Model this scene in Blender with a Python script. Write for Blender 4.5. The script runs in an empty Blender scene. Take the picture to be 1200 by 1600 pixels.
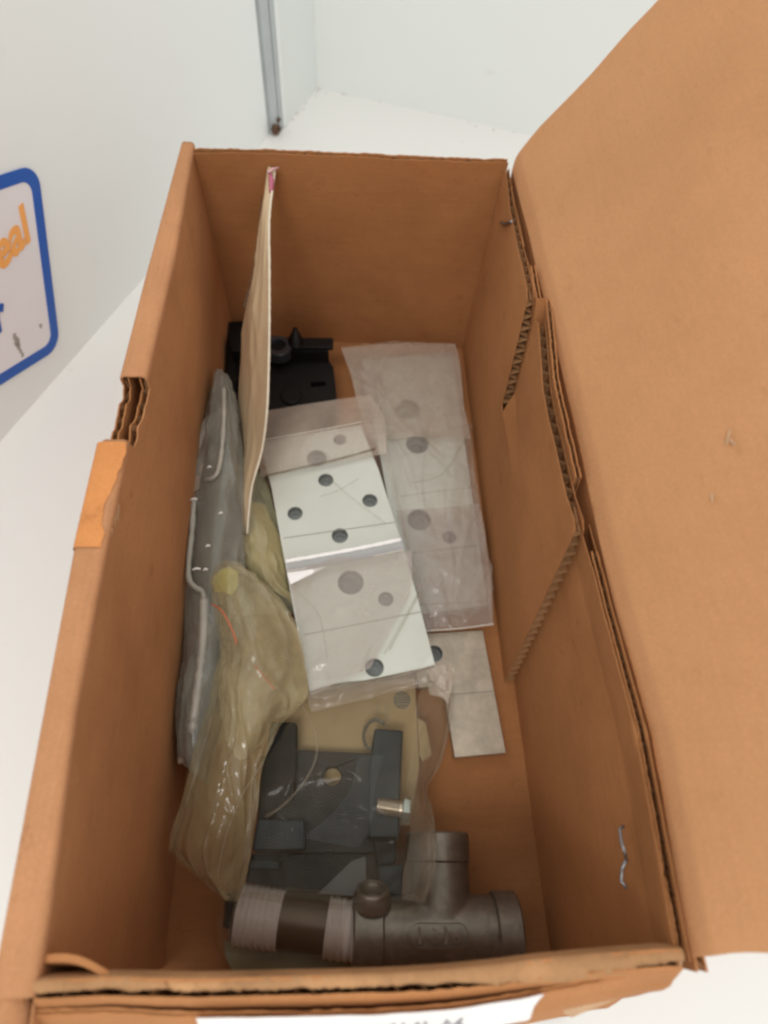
import bpy, bmesh, math, random
import numpy as np
from mathutils import Vector, Matrix, noise
from mathutils.geometry import tessellate_polygon
R_ = math.radians
scene = bpy.context.scene
col = scene.collection
rnd = random.Random(7)

# ------------------------------------------------------------------ camera
CAM = Vector((0.06943, 0.01852, 0.30887))
cam_d = bpy.data.cameras.new('camera')
cam = bpy.data.objects.new('camera', cam_d); col.objects.link(cam)
cam.location = CAM
cam.rotation_euler = (0.51681, -0.05519, -0.03281)
cam_d.sensor_fit = 'VERTICAL'; cam_d.sensor_height = 36.0; cam_d.lens = 986.8 / 1600 * 36
cam_d.clip_start = 0.005; cam_d.clip_end = 50
cam_d.dof.use_dof = True; cam_d.dof.focus_distance = 0.262; cam_d.dof.aperture_fstop = 9.5
scene.camera = cam

# ------------------------------------------------------------------ light
world = bpy.data.worlds.new('World'); scene.world = world; world.use_nodes = True
bg = world.node_tree.nodes['Background']
bg.inputs[0].default_value = (0.98, 1.0, 0.99, 1); bg.inputs[1].default_value = 1.12

def area(name, loc, target, size, power, colr):
    l = bpy.data.lights.new(name, 'AREA'); l.energy = power; l.color = colr
    l.shape = 'RECTANGLE'; l.size = size[0]; l.size_y = size[1]
    o = bpy.data.objects.new(name, l); col.objects.link(o); o.location = loc
    o.rotation_euler = (Vector(target) - Vector(loc)).to_track_quat('-Z', 'Y').to_euler()
    return o
area('ceiling_light', (-0.20, -0.55, 1.50), (0.05, 0.2, 0), (0.5, 0.3), 9, (1.0, 0.955, 0.90))
scene.view_settings.view_transform = 'Standard'; scene.view_settings.look = 'None'
scene.view_settings.exposure = 0.0; scene.view_settings.gamma = 1.0
scene.cycles.transparent_max_bounces = 24
scene.cycles.max_bounces = 10; scene.cycles.diffuse_bounces = 6
scene.cycles.filter_width = 2.6

# ------------------------------------------------------------------ surveying: sight lines of the photograph cut with real planes
F = 986.8
RM = cam.rotation_euler.to_matrix()
def ray(px, py): return RM @ Vector(((px - 600) / F, -(py - 800) / F, -1.0))
def at(px, py, z):
    d = ray(px, py); return CAM + d * ((z - CAM.z) / d.z)
def on(px, py, P, N):
    d = ray(px, py); N = Vector(N); return CAM + d * ((Vector(P) - CAM).dot(N) / d.dot(N))

# ------------------------------------------------------------------ object helpers
def thing(name, label, cat, loc=(0, 0, 0), group=None):
    o = bpy.data.objects.new(name, None); col.objects.link(o); o.location = loc
    o.empty_display_size = 0.01
    o['label'] = label; o['category'] = cat
    if group: o['group'] = group
    return o
def wloc(o):
    v = Vector((0, 0, 0))
    while o is not None: v += Vector(o.location); o = o.parent
    return v
def obj(name, verts, faces, mats, parent=None, smooth=False, midx=None, loc=None):
    off = wloc(parent)
    if parent is None and loc is not None: off = Vector(loc)
    me = bpy.data.meshes.new(name)
    me.from_pydata([tuple(Vector(v) - off) for v in verts], [], [tuple(f) for f in faces])
    if not isinstance(mats, (list, tuple)): mats = [mats]
    for m in mats: me.materials.append(m)
    if midx is not None:
        for p, i in zip(me.polygons, midx): p.material_index = i
    if smooth:
        for p in me.polygons: p.use_smooth = True
    me.update()
    o = bpy.data.objects.new(name, me); col.objects.link(o)
    if parent is not None: o.parent = parent
    elif loc is not None: o.location = loc
    return o
def struct(o): o['kind'] = 'structure'; return o

class MB:
    def __init__(s): s.v = []; s.f = []; s.m = []
    def add(s, v, f, m=0):
        n = len(s.v); s.v += [Vector(q) for q in v]; s.f += [tuple(n + i for i in q) for q in f]; s.m += [m] * len(f); return s
    def box(s, c, h, rot=None, m=0, bev=0.0):
        bm = bmesh.new(); bmesh.ops.create_cube(bm, size=2)
        for v in bm.verts: v.co = Vector((v.co.x * h[0], v.co.y * h[1], v.co.z * h[2]))
        if bev: bmesh.ops.bevel(bm, geom=list(bm.edges), offset=bev, segments=2, affect='EDGES', profile=0.6)
        T = Matrix.Translation(c) @ (rot.to_4x4() if rot else Matrix())
        for v in bm.verts: v.co = T @ v.co
        bm.verts.index_update()
        s.add([v.co.copy() for v in bm.verts], [[v.index for v in f.verts] for f in bm.faces], m); bm.free(); return s
    def lathe(s, prof, P, axis, n=48, m=0, close=False):
        a = Vector(axis).normalized(); t = a.orthogonal().normalized(); b = a.cross(t)
        vs = []; fs = []
        for (h, r) in prof:
            for k in range(n):
                w = 2 * math.pi * k / n
                vs.append(Vector(P) + a * h + (t * math.cos(w) + b * math.sin(w)) * r)
        L = len(prof)
        for i in range(L if close else L - 1):
            j = (i + 1) % L
            for k in range(n):
                q = (k + 1) % n; fs.append((i * n + k, i * n + q, j * n + q, j * n + k))
        if not close:
            fs.append(tuple(range(n))[::-1]); fs.append(tuple((L - 1) * n + k for k in range(n)))
        return s.add(vs, fs, m)
    def tube(s, pts, r, n=8, m=0):
        pts = [Vector(p) for p in pts]; vs = []; fs = []
        up = None
        for i, p in enumerate(pts):
            d = (pts[min(i + 1, len(pts) - 1)] - pts[max(i - 1, 0)]).normalized()
            up = d.orthogonal().normalized() if up is None else (up - d * up.dot(d)).normalized()
            b = d.cross(up); rr = r[i] if isinstance(r, (list, tuple)) else r
            for k in range(n):
                w = 2 * math.pi * k / n; vs.append(p + (up * math.cos(w) + b * math.sin(w)) * rr)
        for i in range(len(pts) - 1):
            for k in range(n):
                q = (k + 1) % n; fs.append((i * n + k, i * n + q, (i + 1) * n + q, (i + 1) * n + k))
        fs.append(tuple(range(n))[::-1]); fs.append(tuple((len(pts) - 1) * n + k for k in range(n)))
        return s.add(vs, fs, m)
    def prism(s, loops, frame, d0, d1, m=0):
        """loops: outline then holes, 2-D; frame(x, y, d) -> world point; a slab from depth d0 to d1"""
        flat = [p for l in loops for p in l]
        tri = tessellate_polygon([[Vector((p[0], p[1], 0)) for p in l] for l in loops])
        N = len(flat)
        vs = [frame(p[0], p[1], d0) for p in flat] + [frame(p[0], p[1], d1) for p in flat]
        fs = [t for t in tri] + [tuple(N + i for i in t[::-1]) for t in tri]
        o = 0
        for l in loops:
            for i in range(len(l)):
                j = (i + 1) % len(l); fs.append((o + i, o + j, N + o + j, N + o + i))
            o += len(l)
        return s.add(vs, fs, m)
    def prism2(s, outl, frame, d0, d1, m=0):
        bm = bmesh.new(); vs = [bm.verts.new((p[0], p[1], 0)) for p in outl]; bm.verts.ensure_lookup_table()
        for t in tessellate_polygon([[Vector((p[0], p[1], 0)) for p in outl]]): 
            try: bm.faces.new([vs[i] for i in t])
            except ValueError: pass
        for _ in range(4):
            es = [e for e in bm.edges if e.calc_length() > 0.008]
            if not es: break
            bmesh.ops.subdivide_edges(bm, edges=es, cuts=1); bmesh.ops.triangulate(bm, faces=[f for f in bm.faces if len(f.verts) > 3])
        bmesh.ops.recalc_face_normals(bm, faces=list(bm.faces))
        bm.verts.index_update(); bd_ = [e for e in bm.edges if len(e.link_faces) == 1]
        V = [v.co.copy() for v in bm.verts]; n = len(V)
        fs = [tuple(v.index for v in f.verts) for f in bm.faces]
        s.add([frame(v.x, v.y, d0) for v in V] + [frame(v.x, v.y, d1) for v in V], fs + [tuple(n + i for i in f[::-1]) for f in fs] + [(e.verts[0].index, e.verts[1].index, n + e.verts[1].index, n + e.verts[0].index) for e in bd_], m)
        bm.free(); return s
    def obj(s, name, mats, parent=None, smooth=False, loc=None, fix=True, auto=False):
        o = obj(name, s.v, s.f, mats, parent, smooth, s.m, loc)
        if fix:
            bm = bmesh.new(); bm.from_mesh(o.data); bmesh.ops.recalc_face_normals(bm, faces=list(bm.faces)); bm.to_mesh(o.data); bm.free()
        if auto:
            for p in o.data.polygons: p.use_smooth = True
            o.data.set_sharp_from_angle(angle=R_(32))
        return o

def cr(P, t):
    """Catmull-Rom through a list, t in 0..1"""
    n = len(P) - 1; x = min(max(t, 0), 1) * n; i = min(int(x), n - 1); f = x - i
    p1, p2 = P[i], P[i + 1]; p0 = P[i - 1] if i > 0 else p1 * 2 - p2; p3 = P[i + 2] if i + 2 <= n else p2 * 2 - p1
    return 0.5 * (2 * p1 + (p2 - p0) * f + (2 * p0 - 5 * p1 + 4 * p2 - p3) * f * f + (3 * p1 - p0 - 3 * p2 + p3) * f ** 3)
def lerp(a, b, t): return a + (b - a) * t
def pl(P, t):
    """piecewise linear table [(t, value)...]"""
    if t <= P[0][0]: return P[0][1]
    for (a, x), (b, y) in zip(P, P[1:]):
        if t <= b: return x + (y - x) * (t - a) / (b - a)
    return P[-1][1]
def fn(x, y, z=0, s=1.0): return noise.noise(Vector((x * s, y * s, z)))
def circle(cx, cy, r, n=28, ry=None, rot=0): return [(cx + r * math.cos(2 * math.pi * k / n + rot), cy + (ry or r) * math.sin(2 * math.pi * k / n + rot)) for k in range(n)]

# ------------------------------------------------------------------ materials
def mat(name):
    m = bpy.data.materials.new(name); m.use_nodes = True
    nt = m.node_tree; b = nt.nodes['Principled BSDF']
    return m, nt, b
def N(nt, t, **kw):
    n = nt.nodes.new(t)
    for k, v in kw.items(): setattr(n, k, v)
    return n
def noise_node(nt, scale, detail=3, rough=0.55, stretch=(1, 1, 1), coord='Object'):
    tc = N(nt, 'ShaderNodeTexCoord'); mp = N(nt, 'ShaderNodeMapping'); mp.inputs['Scale'].default_value = stretch
    n = N(nt, 'ShaderNodeTexNoise'); n.inputs['Scale'].default_value = scale; n.inputs['Detail'].default_value = detail; n.inputs['Roughness'].default_value = rough
    nt.links.new(tc.outputs[coord], mp.inputs[0]); nt.links.new(mp.outputs[0], n.inputs['Vector']); return n
def ramp(nt, src, stops):
    r = N(nt, 'ShaderNodeValToRGB'); e = r.color_ramp.elements
    while len(e) < len(stops): e.new(0.5)
    for el, (p, c) in zip(e, stops): el.position = p; el.color = (*c, 1)
    nt.links.new(src, r.inputs[0]); return r
def mul(nt, a, b, fac=1.0, mode='MULTIPLY'):
    m = N(nt, 'ShaderNodeMixRGB', blend_type=mode); m.inputs[0].default_value = fac
    nt.links.new(a, m.inputs[1]); nt.links.new(b, m.inputs[2]); return m
def bump(nt, b, src, strength, dist):
    n = N(nt, 'ShaderNodeBump'); n.inputs['Strength'].default_value = strength; n.inputs['Distance'].default_value = dist
    nt.links.new(src, n.inputs['Height']); nt.links.new(n.outputs[0], b.inputs['Normal']); return n

def kraft(name, c, stretch=(1, 1, 14), var=0.05, rough=0.85, stains=True, blot=1.0):
    m, nt, b = mat(name)
    a = noise_node(nt, 60, 4, 0.6, stretch); g = noise_node(nt, 900, 2, 0.6); s = noise_node(nt, 13, 4, 0.65); sc = noise_node(nt, 75, 5, 0.75, (1, 1, 2.5))
    lo = tuple(x * (1 - var) for x in c); hi = tuple(min(1, x * (1 + var)) for x in c)
    r = ramp(nt, a.outputs['Fac'], [(0.3, lo), (0.7, hi)])
    r2 = ramp(nt, g.outputs['Fac'], [(0.3, (0.94, 0.94, 0.94)), (0.7, (1.05, 1.05, 1.05))])
    bl = lambda c_: tuple(1 + (x - 1) * blot for x in c_)
    r3 = ramp(nt, s.outputs['Fac'], [(0.34, bl((0.84, 0.81, 0.78))), (0.50, bl((0.97, 0.97, 0.97))), (0.64, bl((1.06, 1.06, 1.06)))])
    r5 = ramp(nt, sc.outputs['Fac'], [(0.30, bl((0.82, 0.78, 0.74))), (0.40, (1, 1, 1)), (0.66, (1, 1, 1)), (0.76, bl((1.12, 1.12, 1.12)))])
    o = mul(nt, r.outputs[0], r2.outputs[0]); o = mul(nt, o.outputs[0], r3.outputs[0]); o = mul(nt, o.outputs[0], r5.outputs[0])
    if stains:
        q = noise_node(nt, 42, 2, 0.5); r4 = ramp(nt, q.outputs['Fac'], [(0.215, (0.7, 0.62, 0.56)), (0.26, (1, 1, 1))])
        o = mul(nt, o.outputs[0], r4.outputs[0])
    nt.links.new(o.outputs[0], b.inputs['Base Color'])
    b.inputs['Roughness'].default_value = rough; b.inputs['Specular IOR Level'].default_value = 0.25
    mx = mul(nt, a.outputs['Fac'], g.outputs['Fac'], 0.5, 'MIX'); bump(nt, b, mx.outputs[0], 0.14, 0.0005)
    return m
KR = (0.43, 0.187, 0.070)
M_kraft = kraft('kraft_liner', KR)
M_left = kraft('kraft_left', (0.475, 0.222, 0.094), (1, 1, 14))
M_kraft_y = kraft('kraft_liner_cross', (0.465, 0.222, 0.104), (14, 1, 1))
M_floor = kraft('kraft_floor', (0.32, 0.136, 0.050), (1, 12, 1))  # floor liner darkened; shade at the box bottom is put into the colour
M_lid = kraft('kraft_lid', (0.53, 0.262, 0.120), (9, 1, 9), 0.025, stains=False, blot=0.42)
M_flute = kraft('corrugated_medium', (0.34, 0.175, 0.078), (1, 1, 1), 0.18, 0.95, False)
M_edge = kraft('torn_fibre_edge', (0.50, 0.32, 0.19), (1, 1, 1), 0.15, 0.95, False)
M_rim = kraft('crushed_rim', (0.40, 0.215, 0.10), (1, 1, 1), 0.22, 0.95, False)
M_tape = kraft('orange_paper_tape', (0.60, 0.24, 0.075), (1, 1, 1), 0.06, 0.6, False)

def white(name, c, rough=0.35, var=0.02, dirt=0.0):
    m, nt, b = mat(name)
    s = noise_node(nt, 5, 4, 0.6); r = ramp(nt, s.outputs['Fac'], [(0.3, tuple(x * (1 - var) for x in c)), (0.7, c)])
    o = r
    if dirt:
        q = noise_node(nt, 55, 3, 0.6); q2 = ramp(nt, q.outputs['Fac'], [(0.22, (1 - dirt, 1 - dirt * 1.1, 1 - dirt * 1.3)), (0.29, (1, 1, 1))])
        o = mul(nt, r.outputs[0], q2.outputs[0])
    nt.links.new(o.outputs[0], b.inputs['Base Color']); b.inputs['Roughness'].default_value = rough
    return m
M_shelf = white('white_laminate_shelf', (0.76, 0.745, 0.715), 0.38, 0.02, 0.10)
M_wall = white('white_painted_panel', (0.82, 0.84, 0.825), 0.35, 0.02, 0.03)
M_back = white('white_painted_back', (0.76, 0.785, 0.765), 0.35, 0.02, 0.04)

def plain(name, c, rough=0.5, metal=0.0, var=0.0, scale=40, stretch=(1, 1, 1), b_s=0.0, spec=0.5):
    m, nt, b = mat(name)
    if var:
        a = noise_node(nt, scale, 4, 0.6, stretch)
        r = ramp(nt, a.outputs['Fac'], [(0.3, tuple(x * (1 - var) for x in c)), (0.7, tuple(min(1, x * (1 + var)) for x in c))])
        nt.links.new(r.outputs[0], b.inputs['Base Color'])
        if b_s: bump(nt, b, a.outputs['Fac'], b_s, 0.0005)
    else: b.inputs['Base Color'].default_value = (*c, 1)
    b.inputs['Roughness'].default_value = rough; b.inputs['Metallic'].default_value = metal
    b.inputs['Specular IOR Level'].default_value = spec
    return m
M_seal = plain('grey_aluminium', (0.47, 0.50, 0.51), 0.4, 0.3, 0.1, 30)
M_rust = plain('rust', (0.12, 0.06, 0.035), 0.9, 0, 0.4, 300)
M_blue = plain('blue_print', (0.004, 0.085, 0.42), 0.4)
M_orange = plain('orange_print', (0.90, 0.40, 0.10), 0.45)
M_sticker = plain('white_vinyl', (0.80, 0.765, 0.785), 0.35, 0, 0.02, 30)
M_smudge = plain('grey_smudge', (0.36, 0.33, 0.30), 0.7, 0, 0.2, 200)
M_staple = plain('steel_wire', (0.24, 0.24, 0.25), 0.35, 0.9)
M_paper = plain('white_label_paper', (0.80, 0.78, 0.76), 0.7, 0, 0.03, 60)
M_ink = plain('pencil_marks', (0.22, 0.21, 0.24), 0.8)
M_plate = plain('anodised_plate', (0.63, 0.64, 0.575), 0.35, 0.3, 0.08, 22)
M_platebare = plain('brushed_nickel', (0.46, 0.40, 0.315), 0.42, 0.5, 0.2, 130, (1, 1, 1), 0.05)
M_platedark = plain('plate_bore', (0.17, 0.185, 0.18), 0.5, 0.4, 0.2, 200)
M_seam = plain('seam_line', (0.25, 0.23, 0.2), 0.7)  # dark grey colour of the joint lines on the plates
M_cast = plain('cast_stainless', (0.195, 0.165, 0.130), 0.45, 0.7, 0.18, 260, (1, 1, 1), 0.35)
M_castd = plain('cast_stainless_machined', (0.19, 0.155, 0.12), 0.42, 0.7, 0.12, 200, (1, 1, 1), 0.1)
M_nip = plain('dull_pipe', (0.085, 0.052, 0.030), 0.36, 0.6, 0.15, 100, (1, 1, 1), 0.05)
M_ptfe = plain('white_thread_tape', (0.48, 0.41, 0.36), 0.55, 0, 0.06, 300)
M_black = plain('black_plastic', (0.006, 0.005, 0.0045), 0.5, 0, 0.3, 200, (1, 1, 1), 0.1, 0.25)
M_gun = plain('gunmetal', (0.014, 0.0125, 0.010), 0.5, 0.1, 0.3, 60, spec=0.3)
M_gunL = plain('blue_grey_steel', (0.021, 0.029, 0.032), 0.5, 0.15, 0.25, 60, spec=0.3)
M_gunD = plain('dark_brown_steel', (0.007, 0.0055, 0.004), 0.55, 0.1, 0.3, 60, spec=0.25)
M_bolt = plain('zinc_bolt', (0.50, 0.43, 0.33), 0.3, 0.7, 0.1, 300)
M_card = plain('buff_card', (0.38, 0.275, 0.14), 0.8, 0, 0.05, 50)
M_print = plain('grey_print', (0.13, 0.14, 0.12), 0.7)
M_bagbeige = plain('beige_poly', (0.50, 0.365, 0.225), 0.4, 0, 0.07, 26, (1, 1, 1), 0.15)
M_magenta = plain('magenta_zip', (0.42, 0.10, 0.17), 0.45)
M_redline = plain('red_zip_line', (0.50, 0.12, 0.06), 0.5)

def film(name, tint, haze, alpha, rough=0.22, edge=0.45, wr=0.4, wscale=70, trans=(0.97, 0.97, 0.96)):
    """thin polythene: mostly see-through, a milky share that scatters, gloss, denser where seen edge-on"""
    m, nt, b = mat(name)
    b.inputs['Base Color'].default_value = (*tint, 1); b.inputs['Roughness'].default_value = rough
    b.inputs['Specular IOR Level'].default_value = 0.7
    tr = N(nt, 'ShaderNodeBsdfTransparent'); tr.inputs[0].default_value = (*trans, 1)
    mix = N(nt, 'ShaderNodeMixShader'); out = nt.nodes['Material Output']
    lw = N(nt, 'ShaderNodeLayerWeight'); lw.inputs[0].default_value = 0.35
    nz = noise_node(nt, 38, 4, 0.6, (1, 1, 1))
    mr = N(nt, 'ShaderNodeMapRange'); mr.inputs[1].default_value = 0.3; mr.inputs[2].default_value = 0.7
    mr.inputs[3].default_value = alpha * (1 - haze); mr.inputs[4].default_value = alpha * (1 + haze)
    nt.links.new(nz.outputs['Fac'], mr.inputs[0])
    ma = N(nt, 'ShaderNodeMath', operation='MULTIPLY_ADD', use_clamp=True); ma.inputs[1].default_value = edge
    nt.links.new(lw.outputs['Facing'], ma.inputs[0]); nt.links.new(mr.outputs[0], ma.inputs[2])
    nt.links.new(ma.outputs[0], mix.inputs[0]); nt.links.new(tr.outputs[0], mix.inputs[1]); nt.links.new(b.outputs[0], mix.inputs[2])
    nt.links.new(mix.outputs[0], out.inputs[0])
    if wr:
        w1 = noise_node(nt, wscale, 3, 0.5, (1, 0.45, 1)); bump(nt, b, w1.outputs['Fac'], wr, 0.004)
    return m
F_clear = film('clear_polythene', (0.34, 0.28, 0.19), 0.6, 0.085, 0.12, 0.22)
F_milky = film('milky_polythene', (0.60, 0.50, 0.41), 0.3, 0.42, 0.16, 0.2, 0.3, 60)
F_frost = film('frosted_polythene', (0.54, 0.46, 0.38), 0.6, 0.20, 0.12, 0.3, 0.5, 110)
F_grey = film('grey_polythene', (0.30, 0.29, 0.245), 0.4, 0.45, 0.1, 0.4, 0.6, 60)
F_olive = film('olive_polythene', (0.50, 0.42, 0.21), 0.25, 0.55, 0.24, 0.3, 0.5, 60)
F_yellow = film('yellow_polythene', (0.56, 0.50, 0.16), 0.4, 0.35, 0.3, 0.3, 0.4, 90)
F_brown = film('smoky_polythene', (0.20, 0.145, 0.075), 0.3, 0.42, 0.2, 0.4, 0.5, 50)
F_seam = film('welded_film_edge', (0.78, 0.72, 0.64), 0.1, 0.6, 0.2, 0.2, 0)
F_seamsoft = film('soft_film_edge', (0.46, 0.40, 0.31), 0.3, 0.10, 0.45, 0.10, 0)

# ------------------------------------------------------------------ film sheets
def sheet(name, rows, mat_, parent, nu=26, nv=60, amp=0.0006, fr=60, thick=0.0, seed=0.0, creases=0, camp=0.0012, cdir=None):
    """rows: rows (from one end to the other) of points; a smooth creased sheet through them, or a pillow when thick > 0"""
    rows = [[Vector(p) for p in r] for r in rows]
    top = []
    for j in range(nv + 1):
        t = j / nv
        cols = [cr([r[k] for r in rows], t) for k in range(len(rows[0]))]
        for i in range(nu + 1):
            top.append(cr(cols, i / nu) if len(cols) > 2 else lerp(cols[0], cols[1], i / nu))
    W = nu + 1
    def nrm(i, j):
        a = top[j * W + min(i + 1, nu)] - top[j * W + max(i - 1, 0)]; b = top[min(j + 1, nv) * W + i] - top[max(j - 1, 0) * W + i]
        n = a.cross(b)
        if n.length < 1e-12: n = Vector((0, 0, 1))
        n.normalize(); return n if n.z >= 0 else -n
    rr = random.Random(int(seed * 17) + 3); CL = []
    for _ in range(creases):
        a0 = (cdir if cdir is not None else math.pi / 2) + rr.gauss(0, 0.5 if cdir is None else 1.6); CL.append((rr.random(), rr.random(), math.cos(a0), math.sin(a0), rr.uniform(0.007, 0.028), rr.uniform(0.1, 0.4), rr.choice((-0.7, 1, 1)) * rr.uniform(0.4, 1)))
    def cz(u, v):
        z = 0
        for (cu, cv, dx, dy, w_, l_, s_) in CL:
            x_ = (u - cu) * 0.6; y_ = v - cv; al = x_ * dx + y_ * dy; ac = abs(-x_ * dy + y_ * dx + 0.02 * math.sin(al * 17 + cu * 9))
            if abs(al) < l_: z += s_ * math.exp(-ac / w_) * (1 - (al / l_) ** 2)
        return z * camp
    T = []; B = []
    for j in range(nv + 1):
        for i in range(nu + 1):
            p = top[j * W + i]; n = nrm(i, j)
            w = noise.noise(Vector((p.x * fr, p.y * fr * 0.6, seed))) + 0.5 * (1 - 2 * abs(noise.noise(Vector((p.x * fr * 2.1 + 7, p.y * fr * 1.5, seed + 3)))))
            e = max(0.0, math.sin(math.pi * i / nu) * math.sin(math.pi * j / nv)) ** 0.4 if thick else 1
            T.append(p + n * (amp * w + thick * e * 0.5 + (cz(i / nu, j / nv) if creases else 0))); B.append(p + n * (amp * w * 0.4 - thick * e * 0.5))
    q = [(j * W + i, j * W + i + 1, (j + 1) * W + i + 1, (j + 1) * W + i) for j in range(nv) for i in range(nu)]
    mb = MB().add(T, q)
    if thick: mb.add(B, [f[::-1] for f in q])
    return mb.obj(name, mat_, parent, smooth=True, fix=False)
def rib(name, pts, w, mat_, parent, n=40, th=0.0005):
    """a flat ribbon along a smooth path (film weld or fold)"""
    pts = [Vector(p) for p in pts]; c = [cr(pts, i / n) for i in range(n + 1)]
    return MB().tube(c, [w * (0.85 + 0.3 * rnd.random()) for _ in c], 8).obj(name, mat_, parent, smooth=True)

# ================================================================== SETTING
ZS = -0.0042
base = Vector((-0.131, 0.2436, ZS)); wd = Vector((0.1377, 0.3193, 0)).normalized(); wn = Vector((wd.y, -wd.x, 0))  # wn points into the cabinet
cA = at(420, 212, ZS); cB = at(445, 197, ZS); cC = at(495, 137, ZS); cD = at(825, 210, ZS)
bd = (cD - cC).normalized()
def slab(name, p, q, h, th, n, m, z0=ZS, parent=None):
    mb = MB(); L = (q - p).length; d = (q - p).normalized(); K = 24
    vs = []; fs = []
    for k in range(K + 1):
        for z in (z0, z0 + h):
            for t in (0, -th): vs.append(Vector((*(p + d * L * k / K + n * t).xy, z)))
    for k in range(K):
        a = 4 * k; b_ = a + 4
        fs += [(a, b_, b_ + 2, a + 2), (a + 1, a + 3, b_ + 3, b_ + 1), (a + 2, b_ + 2, b_ + 3, a + 3), (a, a + 1, b_ + 1, b_)]
    fs += [(0, 2, 3, 1), (4 * K, 4 * K + 1, 4 * K + 3, 4 * K + 2)]
    return mb.add(vs, fs).obj(name, m, parent)
g = 0.9
vs = [(x, y, ZS) for y in (-g, 0, 0.4, 1.1) for x in (-g, 0, 0.5, 1.0)]
sh = MB().box((0.05, 0.1, ZS - 0.012), (0.9, 1.0, 0.012)).obj('shelf', M_shelf); struct(sh)
w1 = slab('wall_left', base - wd * 0.42, cA, 0.36, 0.016, wn, M_wall); struct(w1)
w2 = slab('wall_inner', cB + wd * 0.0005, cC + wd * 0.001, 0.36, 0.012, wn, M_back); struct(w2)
bn = Vector((bd.y, -bd.x, 0))
if bn.y > 0: bn = -bn
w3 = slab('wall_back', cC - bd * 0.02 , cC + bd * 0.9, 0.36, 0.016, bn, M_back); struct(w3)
# silicone line in the corner and along the joints
strip = thing('edge_strip', 'upright grey metal strip where the left white panel ends, rusty at its foot', 'metal strip', tuple(cA))
for (a, b_, m_) in ((0.0016, 0.0078, M_seal), (0.0086, 0.0116, M_seal), (0.0122, 0.0152, M_back)):
    L = (cB - cA).normalized()
    p = cA + L * (a * 1.36 + 0.0002) + wn * 0.0016 * (1 if a != 0.0075 else 2.2); q = cA + L * (b_ * 1.36)
    slab('profile', p, Vector((q.x, q.y, ZS)) + wn * 0.0016, 0.36, 0.006, wn, m_, ZS + 0.001, strip)
mb = MB()
for k in range(16):
    c = cA + wd * (rnd.random() * 0.010 + 0.001) + wn * (0.004 + rnd.random() * 0.0015); c.z = ZS + 0.002 + rnd.random() ** 2 * 0.010
    mb.box(c, (0.0012 + rnd.random() * 0.001, 0.0012, 0.0010 + rnd.random() * 0.0012), Matrix.Rotation(rnd.random() * 3, 3, 'Z') @ Matrix.Rotation(rnd.random(), 3, 'X'))
mb.obj('rust_patch', M_rust, strip)
# small dirt specks caught in the joints
mb = MB()
for k in range(22):
    t = rnd.random(); c = (cC + bd * 0.2 * t * t) if k % 2 else (cB + (cC - cB) * t)
    c = c + (bn + wn) * (0.0015 + 0.006 * rnd.random() ** 2); c.z = ZS + 0.0004
    mb.box(c, (0.0002 + 0.0005 * rnd.random() ** 3, 0.0003, 0.0002), Matrix.Rotation(rnd.random() * 3, 3, 'Z'))
d = mb.obj('dirt_specks', M_rust); d['label'] = 'tiny brown dirt specks along the joint of white shelf and panels'; d['kind'] = 'stuff'

# ---- sticker on the left panel
wallp = lambda px, py: on(px, py, base, wn)
so = Vector((-0.1034, 0.3076, 0.0169))
e1 = wd; e2 = Vector((0, 0, 1))
def uv(px, py): q = wallp(px, py) - base; return (q.dot(e1), q.z - ZS)
_br = uv(97, 550); sX = (Vector(_br) - Vector(uv(0, 612))).normalized(); sY = (Vector(uv(62.5, 267)) - Vector(_br)); sH = sY.length; sY.normalize()
def suv(px, py):
    a, b_ = uv(px, py); a -= _br[0]; b_ -= _br[1]; det = sX.x * sY.y - sX.y * sY.x
    return Vector(((a * sY.y - b_ * sY.x) / det, (sX.x * b_ - sX.y * a) / det))
def sfr(x, y, dd): return base + e1 * (_br[0] + sX.x * x + sY.x * y) + e2 * (_br[1] + sX.y * x + sY.y * y) + wn * dd
stick = thing('sticker', 'white sticker with thick blue rounded border and orange lettering on the left white panel', 'sticker', tuple(wallp(60, 430)))
x1 = 0.0; yT = sH; yB = 0.0; x0 = x1 - 0.20
def rrect(x0, y0, x1, y1, r, n=8):
    out = []
    for cx, cy, a in ((x1 - r, y0 + r, -90), (x1 - r, y1 - r, 0), (x0 + r, y1 - r, 90), (x0 + r, y0 + r, 180)):
        for k in range(n + 1): w = R_(a + 90 * k / n); out.append((cx + r * math.cos(w), cy + r * math.sin(w)))
    return out
bw = 0.0062
MB().prism([rrect(x0, yB, x1, yT, 0.011), rrect(x0 + bw, yB + bw, x1 - bw, yT - bw, 0.0065)], sfr, 0.0002, 0.0007).obj('border', M_blue, stick)
MB().prism([rrect(x0 + bw - 0.001, yB + bw - 0.001, x1 - bw + 0.001, yT - bw + 0.001, 0.007)], sfr, 0.0001, 0.00045).obj('face', M_sticker, stick)
def text_tris(s, size, shear=0.0, extr=0.0, bold=0.0):
    c = bpy.data.curves.new('t', 'FONT'); c.body = s; c.size = size; c.shear = shear; c.extrude = extr; c.offset = bold; c.resolution_u = 6
    o = bpy.data.objects.new('t', c); col.objects.link(o); bpy.context.view_layer.update()
    me = bpy.data.meshes.new_from_object(o.evaluated_get(bpy.context.evaluated_depsgraph_get()))
    V = [v.co.copy() for v in me.vertices]; Fc = [tuple(p.vertices) for p in me.polygons]
    bpy.data.objects.remove(o); bpy.data.curves.remove(c); bpy.data.meshes.remove(me)
    return V, Fc
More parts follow.
